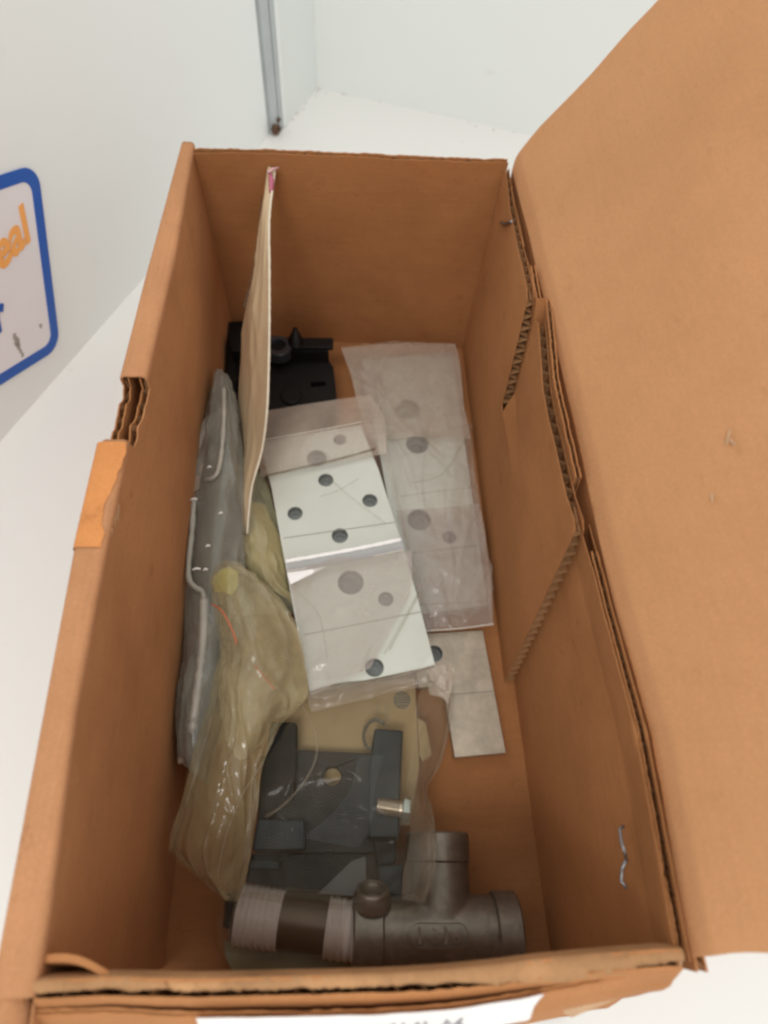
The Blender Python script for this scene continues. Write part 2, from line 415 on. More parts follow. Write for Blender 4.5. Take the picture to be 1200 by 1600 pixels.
def wall_text(s, size, pa, pb, m, shear=0.25, bold=0.0, name='lettering', sx=1.0):
    """baseline from its left end to its right end pb, both on the wall"""
    V, Fc = text_tris(s, size, shear, 0.00012, bold)
    a = suv(*pa); b_ = suv(*pb); d_ = (b_ - a).normalized(); n_ = Vector((0.0, 1.0))
    mx = max(v.x for v in V)
    vs = [sfr(*(b_ + d_ * (v.x - mx) * sx + n_ * v.y), 0.00075 + v.z) for v in V]
    return MB().add(vs, Fc).obj(name, m, stick, fix=False)
wall_text('eal', 0.0275, (0, 438), (51, 384), M_orange, -0.10, 0.0008, 'lettering', 0.86)
wall_text('r', 0.0265, (0, 530), (15, 514), M_blue, -0.05, 0.0008, 'lettering', 0.75)
mb = MB()
for (px, py, r) in ((27, 534, .0014), (30, 541, .0020), (33, 548, .0016), (36, 556, .0011), (39, 562, .0010), (67, 517, .0011)):
    u_, v_ = suv(px, py); mb.prism([[(u_ + r * (0.7 + 0.5 * rnd.random()) * math.cos(a), v_ + 1.5 * r * (0.7 + 0.5 * rnd.random()) * math.sin(a)) for a in [k * 0.698 for k in range(9)]]], sfr, 0.00046, 0.0006)
mb.obj('smudge', M_smudge, stick)

# ================================================================== THE BOX
H = 0.127
box = thing('cardboard_box', 'open brown corrugated cardboard box with its lid swung up on the right side', 'cardboard box', (0.075, 0.15, ZS))
def board(name, S, nrm, u0, u1, top, T=0.0036, period=0.0075, nv=10, lt=0.00045, bot=0.0, parent=None, rough=0.0005, mat_in=None, mat_out=None, seed=0.0, step=0.0012):
    """corrugated wall: inner liner, outer liner and the wavy medium between, as one board. S(u, v) inner surface at height v; top(u) height of the cut"""
    nu = max(8, int(abs(u1 - u0) / step)); mb = MB()
    def layer(o0, o1, m, jit, sd):
        vs = []; fs = []
        for i in range(nu + 1):
            u = u0 + (u1 - u0) * i / nu; h = top(u) + jit * fn(u, sd, seed, 420) + jit * 0.8 * fn(u, sd, seed, 90)
            for off in (o0, o1):
                for j in range(nv + 1):
                    v = bot + (h - bot) * (1 - (1 - j / nv) ** 1.6)
                    vs.append(S(u, v) + nrm * off)
        W = nv + 1
        for i in range(nu):
            a = i * 2 * W; b_ = a + 2 * W
            for j in range(nv):
                fs.append((a + j, b_ + j, b_ + j + 1, a + j + 1)); fs.append((a + W + j, a + W + j + 1, b_ + W + j + 1, b_ + W + j))
            fs.append((a + nv, b_ + nv, b_ + W + nv, a + W + nv))
        for a in (0, nu * 2 * W):
            for j in range(nv): fs.append((a + j, a + j + 1, a + W + j + 1, a + W + j))
        mb.add(vs, fs, m)
    layer(0, lt, 0, rough, 1.0); layer(T - lt, T, 1, rough, 5.0)
    n2 = int(abs(u1 - u0) / period * 12); vs = []; fs = []
    ph = rnd.random() * 6
    for i in range(n2 + 1):
        u = u0 + (u1 - u0) * i / n2; h = top(u) - 0.0006 + rough * 1.5 * fn(u, 9, seed, 300)
        o = T / 2 + (T / 2 - lt) * 0.98 * math.sin(ph + 2 * math.pi * (u - u0) / period + 0.5 * fn(u, 2, seed, 60))
        for v in (h - 0.03, h - 0.012, h): vs.append(S(u, max(v, bot)) + nrm * o)
    for i in range(n2):
        for j in range(2): a = i * 3 + j; fs.append((a, a + 3, a + 4, a + 1))
    mb.add(vs, fs, 2)
    return mb.obj(name, [mat_in or M_kraft, mat_out or M_kraft, M_flute], parent or box, fix=False)
X = Vector((1, 0, 0)); Y = Vector((0, 1, 0)); Z = Vector((0, 0, 1))

# floor panel
vs = []; fs = []
nx, ny = 12, 26
for j in range(ny + 1):
    for i in range(nx + 1):
        x = lerp(-0.004, 0.1595, i / nx); y = lerp(-0.034, 0.331, j / ny)
        vs.append(Vector((x, y, 0.0006 * fn(x, y, 0, 20))))
fs = [(j * (nx + 1) + i, j * (nx + 1) + i + 1, (j + 1) * (nx + 1) + i + 1, (j + 1) * (nx + 1) + i) for j in range(ny) for i in range(nx)]
n = len(vs); vs2 = [v - Z * 0.0038 for v in vs]
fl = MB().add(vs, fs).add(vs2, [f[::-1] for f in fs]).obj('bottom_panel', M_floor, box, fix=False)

# back wall: inner surface from floor y .3205 (left a bit further) to rim
def S_back(u, v):
    w = v / H; t = u / 0.151
    yf = lerp(0.3268, 0.3188, t); yr = lerp(0.3191, 0.3205, t)
    return Vector((u, lerp(yf, yr, w) + 0.0012 * fn(u, v, 3, 14) + 0.0016 * math.sin(math.pi * w) * math.sin(math.pi * t), v))
bwo = board('back_wall', S_back, Y, -0.0035, 0.1512, lambda u: H + 0.0006 * math.sin(u * 30) - 0.0004, nv=12, seed=1.3, period=0.0062, mat_in=kraft('kraft_back', (0.36, 0.152, 0.055)))  # darker copy of the kraft: the back wall's shade is in its colour

FR = [(-0.02, at(50, 1533, H + 0.001).y)] + [(at(x, y, H + 0.001).x, at(x, y, H + 0.001).y) for x, y in ((50, 1533), (165, 1527), (300, 1530), (500, 1526), (600, 1523), (700, 1517), (780, 1509), (850, 1500), (940, 1491), (1040, 1483), (1062, 1484))]
# front wall, bulging outward; inner panel + outer panel with a crushed rim
def front_y(u, v):
    w = v / H
    rim = pl(FR, u)
    return rim - 0.029 * (1 - w) ** 0.75 * (1 - 0.25 * (1 - w)) if w < 1 else rim
board('front_wall', lambda u, v: Vector((u, front_y(u, v), v)), -Y, 0.0, 0.1505,
      lambda u: H + 0.0005 * math.sin(u * 50) + 0.0002, T=0.0038, nv=14, seed=2.1, rough=0.0007, period=0.0065)
# crushed liner folded over the front rim
vs = []; fs = []; K = 150
for i in range(K + 1):
    u = lerp(-0.003, 0.1515, i / K); y0 = front_y(u, H)
    wdt = 0.0023 + 0.0007 * fn(u, 4, 0, 160) + 0.0004 * fn(u, 9, 0, 700) + (0.0022 * math.sin(math.pi * min(1, max(0, (u - 0.095) / 0.055))) if u > 0.095 else 0)
    for (dy, dz) in ((0.0007, -0.006), (0.0004, -0.0012), (0.0000, 0.0003), (-wdt * 0.45, 0.0004 + 0.0006 * fn(u, 1, 1, 260) + 0.0003 * fn(u, 1, 1, 900)), (-wdt, 0.0002), (-wdt - 0.0002 * fn(u, 7, 1, 300), -0.0002)):
        vs.append(Vector((u, y0 + dy, H + dz + 0.0004 * fn(u, 2, 3, 90))))
fs = [(i * 6 + j, i * 6 + j + 1, (i + 1) * 6 + j + 1, (i + 1) * 6 + j) for i in range(K) for j in range(5)]
MB().add(vs, fs).obj('front_rim_fold', M_rim, box, smooth=True, fix=False)
# outer front panel: leans out from the rim
def S_fo(u, v):
    w = H - v
    y = front_y(u, H) - 0.0042 - pl([(0, 0), (0.004, 0.0022), (0.013, 0.0072), (0.022, 0.0088), (0.035, 0.0098), (0.06, 0.018), (0.13, 0.026)], w)
    y += 0.0028 * max(0, (u - 0.09) / 0.06) ** 2 - 0.0010 * math.sin(math.pi * max(0, min(1, u / 0.15)))
    return Vector((u, y, v))
fo = board('front_outer_panel', S_fo, -Y, -0.012, 0.1515, lambda u: H - 0.0028, T=0.0012, period=0.0055, nv=16, seed=3.3, rough=0.0005)
# ragged end tab at the front right corner
mb = MB()
tabp = [at(893, 1580, 0.108), at(1058, 1512, 0.120), at(1066, 1496, 0.1245), at(1000, 1528, 0.118), at(905, 1566, 0.112), at(880, 1574, 0.109)]
mb.add([p for p in tabp] + [p + Vector((0.0005, -0.0016, -0.002)) for p in tabp], [(0, 1, 2, 3), (0, 3, 4, 5), (9, 8, 7, 6), (11, 10, 9, 6)] + [(i, (i + 1) % 6, (i + 1) % 6 + 6, i + 6) for i in range(6)])
mb.obj('corner_tab', M_edge, box)

# left wall: two boards with a rolled top joining them
def xl(y): return pl([(-0.02, 0.0), (0.015, -0.0010), (0.06, -0.0042), (0.11, -0.0049), (0.15, -0.0047), (0.18, -0.0028), (0.245, -0.0012), (0.325, -0.0024)], y)
def xo(y): return pl([(-0.02, -0.0098), (0.006, -0.0104), (0.11, -0.0145), (0.1495, -0.0146), (0.1502, -0.0127), (0.178, -0.0124), (0.23, -0.0113), (0.3255, -0.0083)], y)
HL = lambda y: 1.0 if 0.1505 < y < 0.1785 else 0.0
board('left_inner_panel', lambda u, v: Vector((lerp(-0.0012, xl(u), (v / H) ** 1.3) + 0.0008 * fn(u, v, 8, 16), u, v)), -X, -0.012, 0.325,
      lambda u: H - 0.0012 - HL(u) * (0.0045 + 0.0025 * fn(u, 5, 2, 160)), T=0.0030, nv=12, seed=4.2, rough=0.0005, mat_in=M_left, period=0.006, step=0.001)
board('left_outer_panel', lambda u, v: Vector((xo(u) + 0.0028, u, v)), -X, -0.012, 0.3245,
      lambda u: H - 0.0014 - HL(u) * (0.0038 + 0.0025 * fn(u, 1, 7, 170)), T=0.0028, nv=8, seed=5.2, rough=0.0005, period=0.006, step=0.001)
def cap(name, y0, y1, parent=box, m=M_kraft_y, rag=0.0):
    K = max(6, int((y1 - y0) / 0.002)); vs = []; prof_n = 9
    for i in range(K + 1):
        y = lerp(y0, y1, i / K); a = xo(y) - 0.0002; b_ = xl(y) + 0.0003 + rag * fn(y, 3, 3, 150)
        pr = [(a, -0.0045), (a, -0.001), (a + 0.0005, 0.0002), (a + 0.0016, 0.0009), ((a + b_) / 2, 0.0008 + 0.0004 * fn(y, 0, 4, 60)), (b_ - 0.0018, 0.0009), (b_ - 0.0005, 0.0003), (b_, -0.0009), (b_, -0.0024)]
        for (x_, z_) in pr: vs.append(Vector((x_, y, H + z_)))
        for (x_, z_) in pr: vs.append(Vector((x_ + (0.0006 if x_ < (a + b_) / 2 else -0.0006), y, H + z_ - 0.0007)))
    W = prof_n * 2; fs = []
    for i in range(K):
        for j in range(prof_n - 1):
            fs.append((i * W + j, (i + 1) * W + j, (i + 1) * W + j + 1, i * W + j + 1))
            fs.append((i * W + prof_n + j, i * W + prof_n + j + 1, (i + 1) * W + prof_n + j + 1, (i + 1) * W + prof_n + j))
    for a in (0, K * W):
        for j in range(prof_n - 1): fs.append((a + j, a + j + 1, a + prof_n + j + 1, a + prof_n + j))
    return MB().add(vs, fs).obj(name, m, parent, smooth=True)
cap('left_rim_fold', 0.1785, 0.3262); cap('left_rim_fold', -0.004, 0.1500)
# curled front end of the left rim
vs = []; K = 16
for i in range(K + 1):
    w = lerp(-0.2, 1.15, i / K) * math.pi
    for y, s_ in ((-0.001, 0.6), (-0.006, 0.9), (-0.0105, 1.0)):
        vs.append(Vector((-0.0060 - 0.0055 * s_ * math.cos(w) * 0.95, y + 0.001 * math.sin(w * 2), H - 0.004 + 0.0056 * s_ * math.sin(w))))
MB().add(vs, [(i * 3 + j, i * 3 + j + 1, (i + 1) * 3 + j + 1, (i + 1) * 3 + j) for i in range(K) for j in range(2)]).obj('curled_corner', M_kraft_y, box, smooth=True, fix=False)
# folded inner corner tab between left and front wall
vs = [at(66, 1536, H - 0.0008), at(58, 1500, H - 0.002), at(95, 1478, H - 0.003), at(170, 1512, H - 0.004), at(165, 1532, H - 0.002),
      Vector((-0.002, -0.010, 0.06)), Vector((0.001, -0.004, 0.06)), Vector((0.016, -0.004, 0.06))]
tA = at(70, 1492, H - 0.002); tB = at(182, 1527, H - 0.0015); mb = MB(); vs = []
for k in range(13):
    t = k / 12; p = lerp(tA, tB, t) + Y * 0.0020 * math.sin(math.pi * t); p.z = H - 0.0025 + 0.0022 * math.sin(math.pi * t * 0.9)
    for o_ in (0, 0.0016):
        for dz in (0, -0.010, -0.045): vs.append(p + Vector((0.0, -o_ - dz * -0.22, dz)))
fs = []
for k in range(12):
    a = k * 6; b_ = a + 6
    for j in (0, 1): fs += [(a + j, b_ + j, b_ + j + 1, a + j + 1), (a + 3 + j, a + 4 + j, b_ + 4 + j, b_ + 3 + j)]
    fs.append((a, a + 3, b_ + 3, b_))
mb.add(vs, fs).obj('folded_tab', M_kraft, box, fix=False)
# orange paper tape over the left rim
ty0, ty1 = 0.1085, 0.1485
K = 40; vs = []
for i in range(K + 1):
    y = lerp(ty0, ty1, i / K); a = xo(y) - 0.0004; b_ = xl(y) + pl([(0.1085, -0.0006), (0.114, -0.0012), (0.122, -0.0030), (0.130, -0.0014), (0.139, 0.0002), (0.1485, 0.0004)], y) + 0.0007 * fn(y, 0, 1, 260)
    for (x_, z_) in ((a, -0.028), (a - 0.0001, -0.001), (a + 0.0005, 0.0006), (a + 0.0016, 0.0013), ((a + b_) / 2, 0.0013 + 0.0002 * fn(y, 4, 4, 80)), (b_ - 0.0010, 0.0013), (b_, 0.0009)):
        vs.append(Vector((x_, y, H + z_ + 0.0002)))
MB().add(vs, [(i * 7 + j, i * 7 + j + 1, (i + 1) * 7 + j + 1, (i + 1) * 7 + j) for i in range(K) for j in range(6)]).obj('paper_tape', M_tape, box, smooth=True, fix=False)
# torn scrap hanging under the tape edge
mb = MB()
for (y_, l_) in ((0.1195, 0.004), (0.122, 0.006), (0.1245, 0.005), (0.115, 0.003)):
    x_ = xl(y_) - 0.001; mb.add([(x_, y_ - 0.0018, H + 0.0008), (x_, y_ + 0.0018, H + 0.0008), (x_ + 0.0016, y_ + 0.0012, H - l_ * 0.5), (x_ + 0.0012, y_ - 0.0008, H - l_)], [(0, 1, 2, 3)])
mb.obj('torn_scrap', M_edge, box, fix=False)

# right wall: outer board, middle strips, inner panel with two diagonal slits
XR = 0.1490
s1a, s1b = (0.2268, 0.1245), (0.2172, 0.0665); s2a, s2b = (0.1160, 0.1240), (0.0972, 0.0)
def xr(y): return XR + pl([(-0.02, -0.0014), (0.0, -0.0014), (0.05, 0.0010), (0.09, -0.0010), (0.115, -0.0016), (0.17, -0.0020), (0.227, -0.0018), (0.29, -0.0004), (0.32, 0.0004)], y)
def rf(y, z, d):
    if d > 0:
        if z > 0.108: d *= 1 - 0.42 * min(1, (z - 0.108) / 0.016)
        if y > 0.25: d *= 1 - 0.45 * min(1, (y - 0.25) / 0.06)
    ys = lerp(s1b[0], s1a[0], (z - s1b[1]) / (s1a[1] - s1b[1])) - 0.002
    if z > s1b[1] and ys - 0.045 < y < ys: d += 0.0040 * min(1, (z - s1b[1]) / 0.012) * (1 - (ys - y) / 0.045)
    w = max(0, min(1, z / H)); return Vector((lerp(XR - 0.0005, xr(y), w) + d, y, z))
TR = 0.0056
rf0 = rf
def dense(pts, step=0.006):
    out = []
    for a, b_ in zip(pts, pts[1:] + pts[:1]):
        n_ = max(1, int(math.dist(a, b_) / step))
        for k in range(n_): out.append((lerp(a[0], b_[0], k / n_), lerp(a[1], b_[1], k / n_)))
    return out
sw = 0.0060
panelA = [(0.3195, 0), (0.3195, 0.1225), (0.3165, 0.1262), (0.29, 0.1225), (0.262, 0.1235), (0.232, 0.1262), s1a, s1b, (s1b[0] - sw * 0.7, s1b[1] - 0.001), (s1a[0] - sw, s1a[1] - 0.006),
          (0.2135, 0.1235), (0.17, 0.1215), (0.13, 0.1230), (0.1195, 0.1255), s2a, s2b]
panelC = [(s2b[0] + 0.006, 0), (s2a[0] + 0.004, s2a[1] - 0.003), (0.100, 0.1245), (0.05, 0.1250), (0.002, 0.1255), (-0.0035, 0.1255), (-0.024, 0.0)]
def panel(name, outl, off=0.0):
    rf = lambda y, z, d: rf0(y, z, d + off)
    mb = MB(); o = dense(outl, 0.004)
    o = [(y, z + (0.0004 * fn(y, z, 1, 300) if z > 0.1 else 0)) for y, z in o]
    mb.prism2(o, rf, 0, 0.0004, 0); mb.prism2(o, rf, TR - 0.0004, TR, 1)
    def wave(a, b_, inw, period=0.0060):
        """corrugated medium that ends on the cut from a to b_, running inwards by inw"""
        L = math.dist(a, b_); n_ = int(L / period * 10); vs = []; fs = []
        for i in range(n_ + 1):
            t = i / n_; y = lerp(a[0], b_[0], t); z = lerp(a[1], b_[1], t); d_ = TR / 2 + (TR / 2 - 0.0004) * math.sin(2 * math.pi * t * L / period)
            vs.append(rf(y + inw[0] * 0.04, z + inw[1] * 0.04, d_)); vs.append(rf(y + inw[0], z + inw[1], d_))
        mb.add(vs, [(2 * i, 2 * i + 1, 2 * i + 3, 2 * i + 2) for i in range(n_)], 2)
    return mb, wave
mb, wave = panel('a', panelA)
wave((s1a[0] + 0.0001, s1a[1] - 0.001), s1b, (0.010, 0)); wave((s2a[0] + 0.0001, s2a[1] - 0.001), s2b, (0.010, 0))
wave((0.3165, 0.1255), (0.29, 0.1220), (0, -0.01)); wave((0.29, 0.1220), (0.232, 0.1255), (0, -0.01)); wave((0.2135, 0.1228), (0.17, 0.1208), (0, -0.01)); wave((0.17, 0.1208), (0.1195, 0.1235), (0, -0.01))
mb.obj('right_inner_panel', [M_kraft, M_kraft, M_flute], box)
mb, wave = panel('c', panelC, 0.0050)
wave((0.108, 0.1235), (0.0, 0.1245), (0, -0.01))
mb.obj('right_inner_panel', [M_kraft, M_kraft, M_flute], box)
# middle strips
for (ya, yb, zt, dx) in ((0.136, 0.2455, 0.1262, 0.0), (-0.003, 0.1085, 0.1235, 0.0014), (0.268, 0.312, 0.119, -0.0006)):
    board('right_middle_strip', lambda u, v, dx=dx: rf(u, v, TR + 0.0002 + dx), X, ya, yb, lambda u, zt=zt: zt + 0.0004 * fn(u, 0, 0, 100), T=0.0022, nv=4, bot=0.0, seed=6 + ya, rough=0.0007, mat_in=M_kraft, period=0.0055, step=0.001)
board('right_outer_panel', lambda u, v: Vector((lerp(0.1570, max(xr(u), 0.1478) + pl([(0.0, 0.0080), (0.2, 0.0086), (0.27, 0.0072), (0.325, 0.0044)], u), v / H), u, v)), X, -0.006, 0.3215, lambda u: H - 0.004, T=0.0028, nv=6, seed=8.8)
# lid flap, hinged with a rounded fold on the outer board
PH = R_(60); LDX, LDZ = math.cos(PH), math.sin(PH)
LB_ = [(0, 0.3205), (0.003, 0.3235)]
for px, py in ((816, 226), (828, 210), (840, 195), (875, 157), (910, 120), (940, 85), (970, 50), (1000, 20), (1020, 0)):
    q = on(px, py, (0.1550, 0.32, H + 0.00286), (LDZ, 0, -LDX)); LB_.append(((q.z - H - 0.00286) / LDZ + 0.006, q.y))
LB_.append((0.16, LB_[-1][1] - 0.01))
def lid_pt(s, t, off=0.0):
    """s away from the hinge, t 0 front .. 1 back"""
    yb = pl(LB_, s)
    yf = pl([(0, -0.0030), (0.012, -0.0010), (0.16, 0.004)], s)
    y = lerp(yf, yb, t); hx = max(xr(y), 0.1478) + pl([(0.0, 0.0082), (0.2, 0.0088), (0.27, 0.0074), (0.325, 0.0046)], y)
    bow = 0.0014 * math.sin(s * 30) + 0.0010 * fn(y, s, 5, 11)
    if s < 0.006:   # rounded roll at the hinge
        a = s / 0.006; w = lerp(-10, 30, a); x = hx - 0.0004 + s * LDX * 0.8; z = H - 0.0045 + 0.0045 * math.sin(a * math.pi / 2) + s * LDZ * 0.55 * a
    else: x = hx - 0.0004 + 0.0048 * LDX + (s - 0.006) * LDX; z = H + 0.006 * LDZ * 0.55 + (s - 0.006) * LDZ
    return Vector((x + (bow + off) * LDZ, y, z - (bow + off) * LDX))
ss = [0.0, 0.0008, 0.0016, 0.0025, 0.0035, 0.0045, 0.0055, 0.0065, 0.008, 0.010, 0.014, 0.020, 0.026, 0.032, 0.04, 0.05, 0.06, 0.07, 0.08, 0.09, 0.10, 0.11, 0.12, 0.13, 0.14, 0.15]
nt_ = 90; vs = []; fs = []
for off in (0.0, 0.0034):
    for s_ in ss:
        for k in range(nt_ + 1): vs.append(lid_pt(s_, k / nt_, off))
W = nt_ + 1; A = len(ss) * W
for i in range(len(ss) - 1):
    for k in range(nt_):
        a = i * W + k; fs.append((a, a + 1, a + W + 1, a + W)); fs.append((A + a, A + a + W, A + a + W + 1, A + a + 1))
    for k in (0, nt_): a = i * W + k; fs.append((a, a + W, A + a + W, A + a))
for k in range(nt_):
    for a in (k, (len(ss) - 1) * W + k): fs.append((a, a + 1, A + a + 1, A + a))
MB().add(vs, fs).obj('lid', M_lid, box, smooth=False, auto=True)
# scuffs on the lid
mb = MB()
for (px, py, a, l) in ((1143, 686, 0.5, 0.0022), (1150, 693, -0.4, 0.0012), (1118, 780, 0.2, 0.0012)):
    p = on(px, py, lid_pt(0.05, 0.4), (LDZ, 0, -LDX)); n_ = Vector((-LDZ, 0, LDX)); d_ = (Y * math.cos(a) + Vector((LDX, 0, LDZ)) * math.sin(a)); q = n_.cross(d_)
    c = p + n_ * 0.0016; mb.add([c - d_ * l - q * 0.0002, c + d_ * l - q * 0.00045, c + d_ * l + q * 0.0003, c - d_ * l + q * 0.00045], [(0, 1, 2, 3)])
mb.obj('scuff', M_edge, box, fix=False)
# staples
def staple(pts, r=0.00045): MB().tube(pts, r, 8).obj('staple', M_staple, box, smooth=True)
def rw(px, py, off=0.0006): q = on(px, py, (XR, 0, 0), X); return rf(q.y, q.z, -off)
staple([rw(783, 346, -0.001), rw(785, 348), rw(794, 350, 0.0010), rw(801, 347), rw(802, 346, -0.001)], 0.0007)
staple([rw(973, 1290, -0.0005), rw(974, 1297, 0.0009), rw(980, 1316, 0.0013), rw(983, 1332, 0.0008), rw(981, 1345, -0.0002)], 0.00045)
staple([rw(981, 1343, -0.0002), rw(980, 1356, 0.0009), rw(982, 1376, 0.0014), rw(986, 1388, 0.0004)], 0.0005)

# paper label with pencil scribble on the outer front panel
def fo_pt(u, w, off): p = S_fo(u, H - w); return p - Y * (0.0014 + off)
vs = []; K = 40; J = 12
for i in range(K + 1):
    u = lerp(0.036, 0.117, i / K)
    for j in range(J + 1):
        w = lerp(0.0012, 0.034, j / J); sk = (0.0 if i < K else 0.0)
        vs.append(fo_pt(u + (w * -0.35 if i == K else 0), w, 0.0004 + 0.0002 * fn(u, w, 0, 150)))
MB().add(vs, [(i * (J + 1) + j, i * (J + 1) + j + 1, (i + 1) * (J + 1) + j + 1, (i + 1) * (J + 1) + j) for i in range(K) for j in range(J)]).obj('paper_label', M_paper, box, fix=False)
mb = MB()
for u0_ in (0.050, 0.055, 0.060, 0.069, 0.074, 0.080, 0.086, 0.093):
    pts = [fo_pt(u0_ + 0.0009 * k * rnd.uniform(0.5, 1.4), 0.0075 + 0.0022 * math.sin(k * 2.1 + u0_ * 900), 0.0007) for k in range(7)]
    mb.tube(pts, 0.00022, 5)
mb.obj('pencil_scribble', M_ink, box)

# ================================================================== CONTENTS
class Pln:
    """a flat thing lying on a real plane through three surveyed points"""
    def __init__(s, a, b_, c):
        s.o = a; s.x = (b_ - a).normalized(); n_ = s.x.cross(c - a).normalized()
        if n_.z < 0: n_ = -n_
        s.n = n_; s.y = n_.cross(s.x)
    def p(s, px, py): q = on(px, py, s.o, s.n) - s.o; return (q.dot(s.x), q.dot(s.y))
    def f(s, x, y, d): return s.o + s.x * x + s.y * y + s.n * d
    def w(s, px, py, d=0.0): return on(px, py, s.o, s.n) + s.n * d
def plate(name, label, cat, P, outline, holes, mat_, th, seams=(), boremat=None, group=None):
    c = P.w(*outline[0]); t = thing(name, label, cat, tuple(P.w(sum(o[0] for o in outline) / len(outline), sum(o[1] for o in outline) / len(outline), -th)), group)
    hl = []
    for (px, py, rpx) in holes:
        cx, cy = P.p(px, py); ex = P.p(px + rpx, py); r = math.hypot(ex[0] - cx, ex[1] - cy) * 0.93
        hl.append((cx, cy, r))
    out = [P.p(*o) for o in outline]
    mb = MB(); mb.prism([out] + [circle(a, b_, r) for a, b_, r in hl], P.f, 0, -th); mb.obj('plate_body', mat_, t)
    for a, b_, r in hl:
        m2 = MB(); m2.lathe([(-0.0001 - th * 0.98, r * 1.02), (-0.0002, r * 1.02), (-0.0002, r * 0.93), (-th * 0.8, r * 0.93), (-th * 0.8, r * 0.5), (-th * 0.98, r * 0.5)], P.f(a, b_, 0), P.n, 28, close=False)
        m2.obj('bore', boremat or M_platedark, t, auto=True)
    for (a, b_) in seams:
        A_ = P.w(*a, 0.00004); B_ = P.w(*b_, 0.00004); s_ = (B_ - A_).cross(P.n).normalized() * 0.00018
        MB().add([A_ - s_, B_ - s_, B_ + s_, A_ + s_, A_ - s_ + P.n * 0.0001, B_ - s_ + P.n * 0.0001, B_ + s_ + P.n * 0.0001, A_ + s_ + P.n * 0.0001], [(4, 5, 6, 7), (0, 1, 5, 4), (3, 2, 6, 7), (0, 3, 7, 4), (1, 2, 6, 5)]).obj('joint_line', M_seam, t)
    return t

# --- right-hand bag with its plate
PR = Pln(at(545, 556, 0.010), at(712, 545, 0.010), at(660, 975, 0.011))
plate('metal_plate', 'pale flat metal plate seen through the frosted bag along the right wall', 'metal plate', PR,
      [(566, 562), (706, 552), (762, 946), (640, 962)], [(637, 640, 21), (652, 694, 19), (655, 812, 20), (702, 839, 12), (641, 945, 15)], M_plate, 0.006, [((628, 866), (750, 852))])
bagR = thing('poly_bag', 'frosted crinkled poly bag round a metal plate lying along the right wall', 'plastic bag', tuple(at(650, 760, 0.004)))
def rowsP(P, rows, d): return [[P.w(x, y, dz + d) for (x, y, dz) in r] for r in rows]
RB = [[(533, 547, .0), (620, 543, .002), (711, 540, .0)], [(548, 590, .001), (630, 585, .003), (718, 580, .001)], [(560, 640, .001), (640, 640, .003), (724, 640, .001)],
      [(580, 690, .001), (655, 690, .003), (735, 690, .001)], [(604, 740, .001), (670, 742, .004), (740, 735, .001)], [(618, 800, .001), (685, 800, .003), (748, 790, .001)],
      [(634, 860, .001), (700, 860, .002), (757, 850, .001)], [(646, 920, .001), (705, 920, .002), (765, 910, .001)], [(658, 984, -.001), (715, 980, -.001), (770, 974, -.001)]]
sheet('film', rowsP(PR, RB[:4], 0.0015), F_milky, bagR, 40, 60, 0.0003, 60, seed=1, creases=7, camp=0.0008)
sheet('film', rowsP(PR, RB, 0.0022), F_frost, bagR, 70, 200, 0.0009, 110, seed=2, creases=44, camp=0.0024, cdir=0.4)
sheet('film', rowsP(PR, RB[5:], 0.0015), film('lilac_polythene', (0.50, 0.41, 0.38), 0.3, 0.36, 0.16, 0.2, 0.3, 60), bagR, 50, 60, 0.0004, 90, seed=3, creases=9, camp=0.0012, cdir=0.5)
rib('weld', [PR.w(x, y, .003) for x, y in ((580, 687), (620, 692), (680, 680), (735, 668))], 0.0004, F_seamsoft, bagR)
rib('weld', [PR.w(x, y, .001) for x, y in ((652, 946), (700, 944), (768, 940))], 0.0004, F_seamsoft, bagR)
rib('weld', [PR.w(x, y, .0) for x, y in ((658, 986), (715, 982), (771, 975))], 0.0006, F_seam, bagR)
rib('fold', [PR.w(x, y, .003) for x, y in ((640, 760), (690, 745), (720, 700), (738, 668))], 0.0005, F_seamsoft, bagR)
rib('fold', [PR.w(x, y, .003) for x, y in ((625, 780), (660, 775), (700, 770), (745, 765))], 0.0004, F_seamsoft, bagR)
# --- bare plate, half under the others
PB = Pln(at(670, 990, 0.0065), at(755, 986, 0.0065), at(710, 1183, 0.0060))
plate('metal_plate', 'bare brushed nickel plate with one joint line sticking out on the box floor', 'metal plate', PB,
      [(640, 992), (754, 985), (790, 1176), (711, 1183), (692, 1070), (655, 1075)], [(679, 1021, 14)], M_platebare, 0.005, [((697, 1086), (770, 1080))])

# --- left plate in clear bag, on top
PL = Pln(at(408, 690, 0.030), at(565, 664, 0.030), at(485, 1082, 0.031))
plate('metal_plate', 'bright white metal plate drilled with many round holes, topmost in the middle of the box', 'metal plate', PL,
      [(405, 691), (563, 664), (592, 735), (622, 832), (650, 925), (680, 1040), (484, 1081), (460, 960), (440, 850), (424, 760)],
      [(531, 687, 11), (495, 716, 17), (509, 750, 13), (461, 802, 13), (578, 782, 13), (531, 837, 14), (548, 910, 22), (603, 936, 13), (585, 1043, 16)], M_plate, 0.0045,
      [((443, 841), (618, 816)), ((475, 992), (658, 956))])
bagL = thing('poly_bag', 'clear glossy poly bag round the drilled white plate in the middle of the box', 'plastic bag', tuple(at(540, 860, 0.026)))
LB = [[(398, 640, -.004), (490, 628, -.002), (578, 612, -.004)], [(402, 690, .0), (490, 677, .0015), (600, 655, .0)], [(408, 750, .001), (500, 732, .0015), (604, 712, .001)]]
sheet('film', rowsP(PL, LB, 0.0010), F_milky, bagL, 40, 40, 0.0003, 60, seed=4, creases=5, camp=0.0006)
